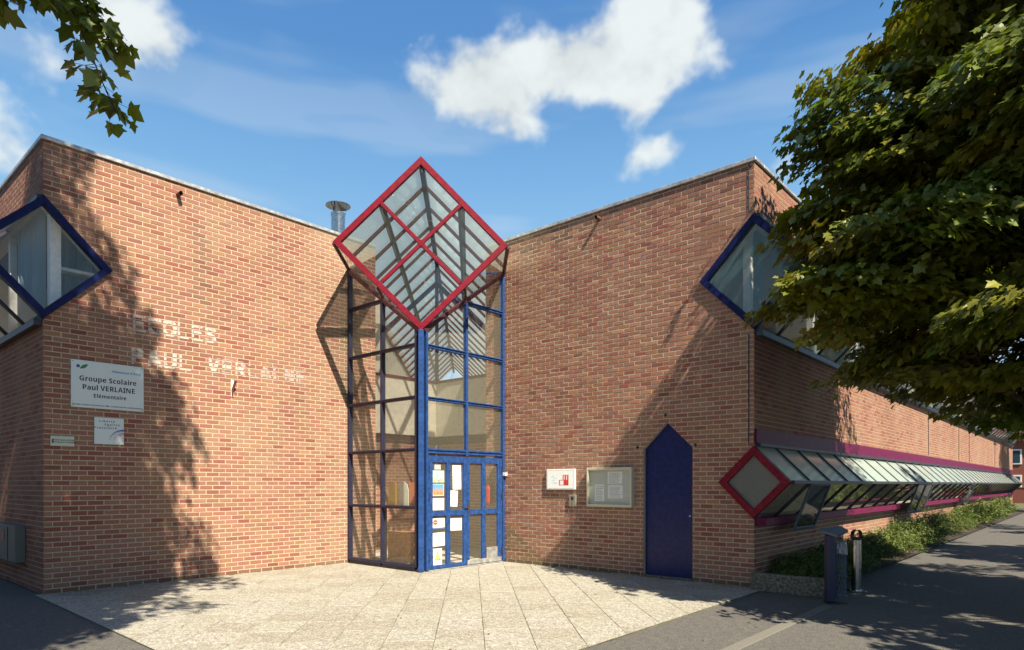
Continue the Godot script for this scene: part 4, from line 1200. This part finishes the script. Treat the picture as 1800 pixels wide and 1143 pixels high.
	var verge := mi("verge", vg.mesh(), mat(lin(0.16, 0.17, 0.05), 1.0, 0.0, gray_tex(256, 0.05, 4, 0.5, 1.0, 81), 0.5), self)
	verge.set_meta("kind", "structure")

# weeds along the foot of the walls and in the joints
func make_weeds() -> void:
	rng.seed = 120
	var blade := Acc.new()
	blade.tri(Vector3(-0.003, 0, 0), Vector3(0.003, 0, 0), Vector3(0.004, 0.04, 0.012), Vector3.BACK)
	var mm := MultiMesh.new()
	mm.transform_format = MultiMesh.TRANSFORM_3D; mm.use_colors = true; mm.mesh = blade.mesh()
	var pts := []
	for i in 90:
		var c := Vector2(A - 0.02, rng.randf_range(-5.1, -0.3)) if rng.randf() < 0.68 else Vector2(rng.randf_range(-5.0, -0.1), A - 0.02)
		for k in rng.randi_range(4, 22): pts.append(c + Vector2(-absf(rng.randfn(0, 0.025)), rng.randfn(0, 0.05)) if c.x > 1.0 else c + Vector2(rng.randfn(0, 0.05), -absf(rng.randfn(0, 0.02))))
	var e1 := Vector2(sqrt(0.5), sqrt(0.5)); var e2 := Vector2(sqrt(0.5), -sqrt(0.5))
	for i in 70:
		var line := e1 * rng.randf_range(-7.0, -0.6) + e2 * ((rng.randi_range(-7, 6)) * 0.5 + 0.02)
		if line.x > 2.0 or line.x < -5.0 or line.y > 2.0 or line.y < -5.1 or (line.x > 0 and line.y > 0): continue
		for k in rng.randi_range(5, 26): pts.append(line + e1 * rng.randfn(0, 0.12) + e2 * rng.randfn(0, 0.003))
	mm.instance_count = pts.size()
	for i in pts.size():
		var s := rng.randf_range(0.35, 1.1)
		mm.set_instance_transform(i, Transform3D(Basis(Vector3.UP, rng.randf() * TAU).scaled(Vector3(s * 1.4, s * (0.5 if i > 1200 else 1.0), s)), Vector3(pts[i].x, -0.004, -pts[i].y)))
		var k := rng.randf_range(0.6, 1.2)
		mm.set_instance_color(i, Color(0.13 * k, 0.15 * k, 0.035 * k))
	var w := MultiMeshInstance3D.new()
	w.multimesh = mm; w.material_override = MT.shrub
	put(w, "weeds", self)
	tag(w, "sparse green weeds growing along the wall foot and slab joints", "weeds", "", "stuff")

# dry leaves blown onto the forecourt and the pavement
func make_litter() -> void:
	rng.seed = 133
	var mm := MultiMesh.new()
	mm.transform_format = MultiMesh.TRANSFORM_3D; mm.use_colors = true; mm.mesh = leaf_mesh
	var n := 90
	mm.instance_count = n
	for i in n:
		var p := Vector2(rng.randf_range(-5.2, 2.0), rng.randf_range(-6.2, 1.9))
		if i % 3 == 0: p = Vector2(A - 0.05 - absf(rng.randfn(0, 0.10)), rng.randf_range(-5.0, -0.3))
		elif i % 3 == 1: p = Vector2(rng.randf_range(1.5, 12.0), rng.randf_range(-8.0, -6.1))
		if p.x > 0.0 and p.y > 0.0: p.y = -p.y
		var s := rng.randf_range(0.015, 0.04)
		var b := Basis(Vector3.UP, rng.randf() * TAU) * Basis(Vector3.RIGHT, rng.randf_range(-0.25, 0.25))
		mm.set_instance_transform(i, Transform3D(b.scaled(Vector3.ONE * s), Vector3(p.x, 0.012 if p.y > -5.2 else -0.008, -p.y)))
		var k := rng.randf_range(0.5, 1.2)
		mm.set_instance_color(i, Color(0.17 * k, 0.105 * k, 0.04 * k))
	var w := MultiMeshInstance3D.new()
	w.multimesh = mm; w.material_override = MT.leaf
	put(w, "fallen_leaves", self)
	tag(w, "scattered small brown leaves lying on the forecourt and pavement", "leaves", "", "stuff")

# ---------------------------------------------------------------- street furniture
func make_furniture() -> void:
	var b := thing("litter_bin", "navy post litter bin with mesh basket on the pavement by the planting bed", "bin", W(1.74, -6.38, -0.02))
	b.rotation.y = deg_to_rad(-41.5)
	var steel := mat(lin(0.10, 0.13, 0.18), 0.35, 0.3)
	mi("post", cbox(Vector3(0.125, 0.93, 0.12), 0.03), mat(lin(0.012, 0.014, 0.045), 0.4), b, Transform3D(Basis.IDENTITY, Vector3(-0.06, 0.465, 0)))
	var ld := Acc.new()
	add_prism(ld, PackedVector2Array([Vector2(-0.145, 0.02), Vector2(-0.065, -0.17), Vector2(0.165, -0.05), Vector2(0.165, 0.11), Vector2(-0.145, 0.11)]), Vector3(0, 0, 0), Vector3.RIGHT, Vector3(0, 0, -1), Vector3.UP, 0.03)
	mi("lid", ld.mesh(), steel, b, Transform3D(Basis(Vector3(1, 0, 0), 0.30) * Basis(Vector3(0, 0, 1), 0.10), Vector3(0, 0.975, 0)))
	var bk := Acc.new()
	var c0 := Vector3(0.075, 0, 0)
	for k in 18:
		for s in [-1.0, 1.0]:
			var pts := []; var rad := []
			for j in 9:
				var t: float = TAU * k / 18.0 + s * j * 0.21
				pts.append(c0 + Vector3(cos(t) * 0.072, 0.12 + j * 0.085, sin(t) * 0.095)); rad.append(0.0028)
			bk.tube(pts, rad, 4)
	mi("basket", bk.mesh(), steel, b)
	for y in [0.11, 0.80]:
		var rg := Acc.new()
		var pts := []; var rad := []
		for j in 21:
			var t := TAU * j / 20.0
			pts.append(c0 + Vector3(cos(t) * 0.074, y, sin(t) * 0.098)); rad.append(0.006)
		rg.tube(pts, rad, 6)
		mi("hoop", rg.mesh(), steel, b)
	mi("basket_floor", cbox(Vector3(0.13, 0.01, 0.17), 0.003), steel, b, Transform3D(Basis.IDENTITY, c0 + Vector3(0, 0.105, 0)))
	# clear bag: a crumpled sleeve hanging in the basket with its rim turned over
	var bag := Acc.new()
	var r := RandomNumberGenerator.new(); r.seed = 8
	var rows := []
	var ys := [0.66, 0.74, 0.80, 0.825, 0.78, 0.66]
	var rs := [1.20, 1.14, 1.10, 1.02, 0.92, 0.86]
	for j in ys.size():
		var row := []
		for k in 24:
			var t := TAU * k / 24.0
			var q: float = rs[j] * (1.0 + r.randf_range(-0.05, 0.05))
			row.append(c0 + Vector3(cos(t) * 0.072 * q, ys[j] + r.randf_range(-0.012, 0.012), sin(t) * 0.095 * q))
		rows.append(row)
	for j in rows.size() - 1:
		for k in 24:
			bag.face(rows[j][k], rows[j][(k + 1) % 24], rows[j + 1][(k + 1) % 24], rows[j + 1][k], c0 + Vector3(0, 0.5, 0))
	mi("bag", bag.mesh(), glass(0.16, Color(0.6, 0.63, 0.68), 0.15), b)
	mi("base_plate", cbox(Vector3(0.26, 0.012, 0.20), 0.003), MT.bar_dark, b, Transform3D(Basis.IDENTITY, Vector3(0, 0.006, 0)))
	# stainless ashtray post
	var s := thing("ashtray_post", "stainless steel ashtray post with hooded top behind the litter bin", "ashtray", W(3.03, -6.33, -0.02))
	var p := Acc.new()
	p.lathe([Vector2(0, 0.014), Vector2(0.135, 0.014), Vector2(0.14, 0.008), Vector2(0.14, 0.0)], 32)
	mi("base_plate", p.mesh(), MT.steel, s)
	var pp := Acc.new()
	pp.lathe([Vector2(0.066, 0.014), Vector2(0.066, 0.76), Vector2(0.058, 0.765), Vector2(0.0, 0.765)], 28)
	mi("tube", pp.mesh(), MT.steel, s)
	mi("collar", cbox(Vector3(0.12, 0.018, 0.12), 0.02), MT.black, s, Transform3D(Basis.IDENTITY, Vector3(0, 0.775, 0)))
	var hd := Acc.new()
	var prev := []
	for k in 17:
		var t := PI * k / 16.0
		var cur := [Vector3(-cos(t) * 0.064, 0.84 + sin(t) * 0.075, -0.05), Vector3(-cos(t) * 0.064, 0.84 + sin(t) * 0.075, 0.05)]
		if k == 0: prev = [Vector3(-0.064, 0.785, -0.05), Vector3(-0.064, 0.785, 0.05)]
		hd.face(prev[0], prev[1], cur[1], cur[0], Vector3(0, 0.82, 0))
		prev = cur
	hd.face(prev[0], prev[1], Vector3(0.064, 0.785, 0.05), Vector3(0.064, 0.785, -0.05), Vector3(0, 0.82, 0))
	var hood := mi("hood", hd.mesh(), MT.steel, s)
	hood.rotation.y = deg_to_rad(-45)
	var cb := Acc.new()
	cb.lathe([Vector2(0, 0.80), Vector2(0.05, 0.80), Vector2(0.05, 0.785)], 18)
	mi("grid", cb.mesh(), MT.bar_dark, s)
	for k in 4:
		var a := TAU * k / 4.0 + 0.4
		mi("bolt", cbox(Vector3(0.018, 0.014, 0.018), 0.005), MT.steel, s, Transform3D(Basis.IDENTITY, Vector3(cos(a) * 0.108, 0.021, sin(a) * 0.108)))

# ---------------------------------------------------------------- trees and shrubs
func maple_leaf() -> ArrayMesh:
	var o := [Vector2(0, 0), Vector2(0.16, -0.04), Vector2(0.42, 0.02), Vector2(0.33, 0.22), Vector2(0.58, 0.50), Vector2(0.33, 0.52), Vector2(0.24, 0.68), Vector2(0.0, 1.0), Vector2(-0.24, 0.68), Vector2(-0.33, 0.52), Vector2(-0.58, 0.50), Vector2(-0.33, 0.22), Vector2(-0.42, 0.02), Vector2(-0.16, -0.04)]
	var c := Vector2(0, 0.30)
	var ac := Acc.new()
	var p := func(q: Vector2) -> Vector3: return Vector3(q.x, 0.10 * absf(q.x) - 0.16 * q.y * q.y, -q.y)
	for i in o.size():
		var a: Vector3 = p.call(o[i]); var b: Vector3 = p.call(o[(i + 1) % o.size()]); var m: Vector3 = p.call(c)
		var n := (b - a).cross(m - a).normalized()
		if n.y < 0: n = -n
		ac.tri(a, b, m, n)
	return ac.mesh()

var leaf_mesh: ArrayMesh

func place_leaf(r: RandomNumberGenerator, xf: Array, cols: Array, pos: Vector3, along: Vector3, outv: Vector3, size: float, tint: float) -> void:
	var face := (Vector3.UP * 0.95 + outv * 0.85 + Vector3(r.randfn(), r.randfn(), r.randfn()) * 0.36).normalized()
	var fwd := along + Vector3(r.randfn(), r.randfn(), r.randfn()) * 0.3
	fwd = (fwd - face * fwd.dot(face)).normalized()
	var sz := size * r.randf_range(0.50, 1.18)
	xf.append(Transform3D(Basis(fwd.cross(face) * -sz * r.randf_range(0.85, 1.1), face * sz, -fwd * sz), pos))
	var c := Color(0.095, 0.135, 0.017).lerp(Color(0.235, 0.220, 0.028), tint)
	if tint > 0.88: c = c.lerp(Color(0.26, 0.15, 0.030), r.randf() * 0.6)
	var kk := r.randf_range(0.76, 1.35)
	cols.append(Color(c.r * kk, c.g * kk, c.b * kk))

# lobes: [centre, radii, number of sprays]; positions relative to the trunk's foot
func maple(called: String, label: String, at: Vector3, top: float, lean: Vector3, lobes: Array, leaves: int, seed_: int, size := 0.118, twigs := []) -> void:
	var root := thing(called, label, "tree", at, "maples along the pavement")
	var r := RandomNumberGenerator.new(); r.seed = seed_
	var tr := Acc.new()
	var spine := []; var rad := []
	for i in 9:
		var t := i / 8.0
		spine.append(Vector3(0, top * t, 0) + lean * t * t + Vector3(0.10 * sin(t * 5.0 + seed_), 0, 0.10 * cos(t * 4.0 + seed_)))
		rad.append(lerpf(0.19, 0.035, pow(t, 0.8)) * (1.35 if i == 0 else 1.0))
	tr.tube(spine, rad, 12)
	mi("trunk", tr.mesh(), MT.bark, root)
	var lm := Acc.new()
	var xf := []; var cols := []
	for lb in lobes:
		var ctr: Vector3 = lb[0]; var rd: Vector3 = lb[1]
		var base: Vector3 = spine[clampi(int(ctr.y / top * 8.0) + (1 if rd.length() < 1.3 else -2), 1, 7)]
		var hub := ctr.lerp(base, 0.25)
		var lr: float = clampf(rd.length() * 0.035, 0.012, 0.075)
		lm.tube([base, base.lerp(hub, 0.5) + Vector3(0, 0.25, 0), hub], [lr, lr * 0.75, lr * 0.5], 7)
		var bough := Vector3.ZERO; var outv := Vector3.RIGHT; var size_k := 1.0; var tint0 := 0.5
		for s in int(lb[2]):
			var small: bool = lb.size() > 3
			if s % 8 == 0 or small:
				# a bough: a flat, slightly drooping layer of several sprays
				var d := Vector3(r.randfn(), r.randfn(), r.randfn()).normalized()
				bough = ctr + Vector3(d.x * rd.x, d.y * rd.y, d.z * rd.z) * pow(r.randf(), 0.40)
				outv = Vector3(d.x, 0.1, d.z).normalized()
				size_k = r.randf_range(0.75, 1.25)
				tint0 = r.randf()
				lm.tube([hub, hub.lerp(bough, 0.55) + Vector3(0, 0.12, 0), bough], [0.026, 0.017, 0.008], 5)
			var an := r.randf() * TAU; var ra := (0.0 if small else sqrt(r.randf()) * 0.62 * size_k)
			var flat := Vector3(cos(an) * ra, 0, sin(an) * ra)
			var tip := bough + flat + Vector3(0, -0.22 * flat.dot(outv) - ra * 0.12 + r.randfn(0, 0.04), 0)
			if s % 2 == 0 and not small:
				lm.tube([bough, tip], [0.007, 0.003], 3)
			var spray: float = r.randf_range(0.7, 1.15) * (lb[3] if small else 0.85)
			var tint := clampf(tint0 + r.randfn(0, 0.18), 0.0, 1.0)
			for k in leaves:
				var a := r.randf() * TAU; var rr := sqrt(r.randf()) * 0.40 * spray
				var pos := tip + Vector3(cos(a) * rr, r.randfn(0, 0.045) - rr * rr * 0.7, sin(a) * rr)
				place_leaf(r, xf, cols, pos, (outv + Vector3(cos(a), -0.5, sin(a)) * 0.8), outv, size, tint)
	for tw in twigs:
		var along := []; var radii := []
		for p in tw: along.append(p); radii.append(lerpf(0.011, 0.003, float(along.size()) / tw.size()))
		lm.tube(along, radii, 5)
		for k in 105:
			var t := r.randf_range(0.8, tw.size() - 1.001)
			var p: Vector3 = tw[int(t)].lerp(tw[int(t) + 1], t - int(t))
			var side := Vector3(r.randfn(), r.randfn() * 0.4 - 0.3, r.randfn()).normalized()
			var pos := p + side * r.randf_range(0.02, 0.15)
			if k % 2 == 0: lm.tube([p, pos], [0.0022, 0.0016], 3)
			place_leaf(r, xf, cols, pos, side + Vector3(0, -0.6, 0), side, size, r.randf() * 0.6)
	mi("limbs", lm.mesh(), MT.bark, root)
	var mm := MultiMesh.new()
	mm.transform_format = MultiMesh.TRANSFORM_3D; mm.use_colors = true; mm.mesh = leaf_mesh
	mm.instance_count = xf.size()
	for i in xf.size():
		mm.set_instance_transform(i, xf[i]); mm.set_instance_color(i, cols[i])
	var cr := MultiMeshInstance3D.new()
	cr.multimesh = mm; cr.material_override = MT.leaf
	put(cr, "crown", root)
	cr.set_meta("kind", "stuff")

func make_trees() -> void:
	leaf_mesh = maple_leaf()
	# maple in front of the street corner
	maple("maple_tree", "dense maple with yellow-green leaves hanging over the street corner of the school", W(3.0, -9.5, 0), 7.6, Vector3(0.1, 0, -0.5), [
		[Vector3(-0.7, 5.7, -1.0), Vector3(2.7, 2.6, 2.4), 300], [Vector3(-2.0, 4.4, -2.2), Vector3(1.0, 0.7, 1.0), 100], [Vector3(-2.5, 3.5, -0.5), Vector3(1.0, 0.75, 0.9), 90],
		[Vector3(1.2, 4.6, -1.4), Vector3(1.7, 1.8, 1.8), 180], [Vector3(-0.4, 3.65, -2.1), Vector3(1.3, 0.6, 1.1), 100], [Vector3(0.3, 3.0, -0.8), Vector3(1.8, 0.65, 1.1), 130], [Vector3(-2.6, 5.6, -0.6), Vector3(0.85, 0.7, 0.9), 80], [Vector3(-1.0, 4.8, -2.7), Vector3(1.4, 1.1, 0.8), 110], [Vector3(-1.45, 6.0, -2.2), Vector3(0.95, 1.0, 0.95), 130], [Vector3(-1.9, 7.2, -1.2), Vector3(1.1, 0.7, 1.0), 90], [Vector3(-0.4, 8.0, -1.5), Vector3(1.4, 0.7, 1.2), 100], [Vector3(2.4, 5.3, -1.2), Vector3(1.4, 1.6, 1.5), 130], [Vector3(1.5, 6.2, -2.0), Vector3(1.2, 1.2, 1.2), 110], [Vector3(-1.6, 4.9, -2.6), Vector3(0.55, 0.5, 0.5), 60], [Vector3(-1.7, 4.1, -2.8), Vector3(0.5, 0.3, 0.45), 50], [Vector3(-2.2, 4.7, -1.3), Vector3(0.5, 0.5, 0.6), 60], [Vector3(-0.8, 5.7, -2.7), Vector3(0.9, 0.8, 0.6), 90]], 62, 501)
	# maple left of the forecourt
	maple("maple_tree", "tall maple left of the forecourt with one low hanging branch", W(-8.2, -4.0, 0), 11.0, Vector3(0.2, 0, 0), [
		[Vector3(0.6, 10.2, 0.1), Vector3(2.2, 4.0, 2.2), 580], [Vector3(1.7, 8.4, 0.1), Vector3(1.3, 1.5, 1.5), 185], [Vector3(0.85, 7.2, -0.1), Vector3(1.3, 1.0, 1.3), 160],
		[Vector3(1.05, 5.35, 0.1), Vector3(0.5, 0.30, 0.5), 26, 0.7], [Vector3(1.2, 7.0, 1.7), Vector3(1.2, 0.9, 0.9), 120]], 54, 502, 0.118, [  # last crown lobe is added out of view to shade the low branch
		[Vector3(0.7, 6.0, 0.1), Vector3(1.2, 5.6, 0.05), Vector3(1.55, 5.05, 0), Vector3(1.8, 4.65, 0), Vector3(1.95, 4.3, 0), Vector3(2.04, 4.1, 0)],
		[Vector3(0.7, 6.0, -0.1), Vector3(1.3, 5.5, -0.1), Vector3(1.72, 5.0, -0.1), Vector3(1.95, 4.75, -0.1), Vector3(2.05, 4.62, -0.1)],
		[Vector3(0.7, 5.8, 0.1), Vector3(1.1, 5.3, 0.1), Vector3(1.45, 4.9, 0.05), Vector3(1.62, 4.62, 0.05)],
		[Vector3(0.7, 5.8, 0.1), Vector3(1.0, 5.2, 0.0), Vector3(1.3, 4.8, 0.0), Vector3(1.40, 4.52, 0.0)],
		[Vector3(0.9, 5.8, -0.2), Vector3(1.4, 5.3, -0.15), Vector3(1.7, 4.95, -0.12), Vector3(1.82, 4.8, -0.1)]])
	# maples further along the pavement, whose shade lies on the path
	maple("maple_tree", "maple standing on the pavement behind the street corner maple", W(1.2, -12.6, 0), 7.0, Vector3(0, 0, 0), [[Vector3(0, 5.2, 0), Vector3(3.1, 2.5, 3.0), 430], [Vector3(3.4, 4.9, 0.2), Vector3(2.6, 2.2, 2.6), 300]], 40, 503, 0.16)
	maple("maple_tree", "maple beside the path halfway along the brick street side", W(9.9, -11.6, 0), 8.6, Vector3(0, 0, 0), [[Vector3(0, 5.0, 0), Vector3(2.6, 2.7, 2.6), 260], [Vector3(0.2, 8.4, 0), Vector3(0.75, 1.9, 0.75), 50], [Vector3(-0.6, 7.6, 0.2), Vector3(0.6, 1.2, 0.6), 30]], 34, 504, 0.18)
	maple("maple_tree", "maple beside the path near the far end of the school", W(20.5, -11.5, 0), 7.5, Vector3(0, 0, 0), [[Vector3(0, 5.0, 0), Vector3(2.6, 2.8, 2.6), 240]], 32, 505, 0.18)
	maple("maple_tree", "distant bright green tree beyond the end of the school", W(38.5, -7.2, 0), 6.5, Vector3(0, 0, 0), [[Vector3(0, 4.9, 0), Vector3(2.6, 2.0, 2.4), 200]], 34, 506, 0.2)

func make_shrubs() -> void:
	var lf := Acc.new()
	for s in [-1.0, 1.0]:
		var n := Vector3(-0.25 * s, 1, 0).normalized()
		lf.tri(Vector3(0, 0, 0), Vector3(0.17 * s, 0.04, -0.45), Vector3(0, -0.02, -0.5), n)
		lf.tri(Vector3(0.17 * s, 0.04, -0.45), Vector3(0, -0.14, -1.0), Vector3(0, -0.02, -0.5), n)
	var mesh := lf.mesh()
	var spots := [[3.2, 0.50, 0.85, "low dark shrub beside the mossy kerb"], [4.7, 0.55, 1.0, "dark shrub under the open bay window"], [6.4, 0.60, 1.1, "shaded shrub behind the ashtray post"], [8.4, 0.66, 1.2, "shrub half in the shade below the bay"], [10.8, 0.78, 1.4, "bright mounded shrub in full sun below the bay"], [13.4, 0.85, 1.5, "broad bright shrub spilling over the path edge"], [16.6, 0.80, 1.5, "rounded shrub past the second open window"], [20.5, 0.90, 1.8, "rounded shrub past the third open window"], [25.0, 0.95, 2.2, "tall shrub near the far end of the bay"], [30.5, 1.0, 2.6, "last large shrub at the far end of the bay"]]
	for i in spots.size():
		var sp: Array = spots[i]
		var r := RandomNumberGenerator.new(); r.seed = 700 + i
		var root := thing("shrub", sp[3], "shrub", W(sp[0], -5.62, 0.03), "shrubs in the planting bed")
		var st := Acc.new()
		var xf := []; var cols := []
		var h: float = sp[1]; var ru: float = sp[2]
		var sprays := 190 if i < 7 else 130
		var lsz := 0.052 if i < 7 else 0.085
		for k in sprays:
			var a := r.randf() * TAU; var q := sqrt(r.randf())
			var fall := Vector3(cos(a) * ru * q, 0, sin(a) * 0.58 * q)
			var tip := fall + Vector3(0, h * (1.0 - 0.72 * q * q) * r.randf_range(0.8, 1.12), 0)
			if tip.z < -0.47: tip.z = -0.47
			var foot := fall * 0.35 + Vector3(0, 0.0, 0)
			var mid := foot.lerp(tip, 0.6) + Vector3(0, 0.10, 0)
			var end := tip + Vector3(cos(a) * 0.10, -0.05, sin(a) * 0.10)
			if end.z < -0.48: end.z = -0.48
			if k % 2 == 0: st.tube([foot, mid, end], [0.005, 0.004, 0.002], 3)
			var tone := r.randf()
			for m in 44:
				var t := r.randf_range(0.25, 1.0)
				var p := foot.lerp(mid, t * 2.0) if t < 0.5 else mid.lerp(end, t * 2.0 - 1.0)
				p += Vector3(r.randfn(), r.randfn() * 0.7, r.randfn()) * 0.035
				if p.y < 0.01: p.y = 0.01 + r.randf() * 0.03
				if p.z < -0.48: p.z = -0.48
				var fwd := (end - mid).normalized() + Vector3(r.randfn(), r.randfn(), r.randfn()) * 0.7
				var up := (Vector3.UP + Vector3(r.randfn(), 0, r.randfn()) * 0.5).normalized()
				fwd = (fwd - up * fwd.dot(up)).normalized()
				var sz := lsz * r.randf_range(0.7, 1.4)
				xf.append(Transform3D(Basis(up.cross(-fwd) * sz, up * sz, -fwd * sz), p))
				var c := Color(0.085, 0.135, 0.022).lerp(Color(0.15, 0.17, 0.035), tone)
				var kk := r.randf_range(0.7, 1.25)
				cols.append(Color(c.r * kk, c.g * kk, c.b * kk))
		mi("stems", st.mesh(), MT.bark, root)
		var mm := MultiMesh.new()
		mm.transform_format = MultiMesh.TRANSFORM_3D; mm.use_colors = true; mm.mesh = mesh
		mm.instance_count = xf.size()
		for k in xf.size():
			mm.set_instance_transform(k, xf[k]); mm.set_instance_color(k, cols[k])
		var fo := MultiMeshInstance3D.new()
		fo.multimesh = mm; fo.material_override = MT.shrub
		put(fo, "foliage", root)
		fo.set_meta("kind", "stuff")

# ---------------------------------------------------------------- beyond the school
func make_background() -> void:
	var brick := mat(lin(0.30, 0.09, 0.06), 0.9, 0.0, gray_tex(256, 0.08, 3, 0.7, 1.0, 88), 1.0)
	var h := thing("brick_house", "small red brick house with white windows beyond the school", "house", W(66.0, -8.0, 0.0))
	mi("wall", cbox(Vector3(9.0, 5.4, 12.0), 0.02), brick, h, Transform3D(Basis.IDENTITY, Vector3(4.5, 2.7, 0)))
	var rf := Acc.new()
	add_prism(rf, PackedVector2Array([Vector2(-0.4, 5.41), Vector2(9.4, 5.41), Vector2(4.5, 8.6)]), Vector3(0, 0, 6.3), Vector3.RIGHT, Vector3.UP, Vector3.BACK, 12.6)
	mi("roof", rf.mesh(), mat(lin(0.13, 0.05, 0.035), 0.9), h)
	for z in [-4.0, -0.9, 2.2, 5.0]:
		for y in [1.0, 3.3]:
			var w := mi("window", cbox(Vector3(0.12, 1.35, 1.1), 0.01), MT.white, h, Transform3D(Basis.IDENTITY, Vector3(-0.02, y + 0.68, z - 0.5)))
			mi("pane", cbox(Vector3(0.02, 1.1, 0.85), 0.004), mat(lin(0.03, 0.05, 0.07), 0.1), w, Transform3D(Basis.IDENTITY, Vector3(-0.062, 0, 0)))
	# brick block across the side lane: the blue corner window mirrors it and it shades the lane from the sky
	var op := thing("lane_building", "red brick block across the side lane, mirrored in the blue corner window", "building", W(-12.5, 8.0, 0.0))
	mi("wall", cbox(Vector3(6.0, 7.4, 19.0), 0.02), brick, op, Transform3D(Basis.IDENTITY, Vector3(-3.0, 3.7, 0)))
	mi("coping", cbox(Vector3(6.1, 0.12, 19.1), 0.02), MT.concrete, op, Transform3D(Basis.IDENTITY, Vector3(-3.0, 7.462, 0)))
	for z in [-7.5, -4.5, -1.5, 1.5, 4.5, 7.5]:
		for y in [1.0, 4.3]:
			var w2 := mi("window", cbox(Vector3(0.12, 1.6, 1.4), 0.01), MT.white, op, Transform3D(Basis.IDENTITY, Vector3(0.02, y + 0.8, z)))
			mi("pane", cbox(Vector3(0.02, 1.36, 1.16), 0.004), mat(lin(0.03, 0.05, 0.08), 0.08), w2, Transform3D(Basis.IDENTITY, Vector3(0.062, 0, 0)))
	var g := thing("garden_wall", "low red garden wall in front of the distant house", "wall", W(60.0, -7.0, 0.0))
	mi("wall", cbox(Vector3(0.25, 1.25, 16.0), 0.01), brick, g, Transform3D(Basis.IDENTITY, Vector3(0, 0.62, 0)))
	mi("coping", cbox(Vector3(0.33, 0.07, 16.1), 0.01), MT.concrete, g, Transform3D(Basis.IDENTITY, Vector3(0, 1.282, 0)))

func _ready() -> void:
	# camera: level view camera with the lens raised
	var cam := Camera3D.new()
	cam.name = "camera"
	add_child(cam)
	cam.projection = Camera3D.PROJECTION_FRUSTUM
	cam.near = 0.05; cam.far = 2000.0
	cam.size = 2.0 * 0.05 * (571.5 / 1163.2)
	cam.frustum_offset = Vector2(0, 0.05 * (853.94 - 571.5) / 1163.2)
	cam.position = W(-7.751, -9.009, 1.575)
	cam.rotation = Vector3(-0.00267, deg_to_rad(-(90.0 - 41.472)), 0)
	cam.current = true
	make_materials()
	patch.seed = 3; patch.frequency = 0.55; patch.fractal_octaves = 3
	var we := WorldEnvironment.new()
	we.name = "world"
	var env := Environment.new()
	env.background_mode = Environment.BG_SKY
	var sky := Sky.new()
	sky.sky_material = sky_material()
	env.sky = sky
	env.tonemap_mode = Environment.TONE_MAPPER_LINEAR
	env.tonemap_exposure = EXPOSURE
	env.sdfgi_enabled = true; env.ssao_enabled = true; env.ssil_enabled = true
	we.environment = env
	add_child(we)
	var sun := DirectionalLight3D.new()
	sun.name = "sun"
	sun.light_energy = 1.5
	sun.light_color = Color(1.0, 0.955, 0.87)
	sun.light_angular_distance = 0.53
	sun.shadow_enabled = true
	add_child(sun)
	sun.look_at_from_position(Vector3.ZERO, SUN, Vector3.UP)
	make_ground()
	make_building()
	make_signs()
	make_furniture()
	make_trees()
	make_shrubs()
	make_weeds()
	make_litter()
	make_background()
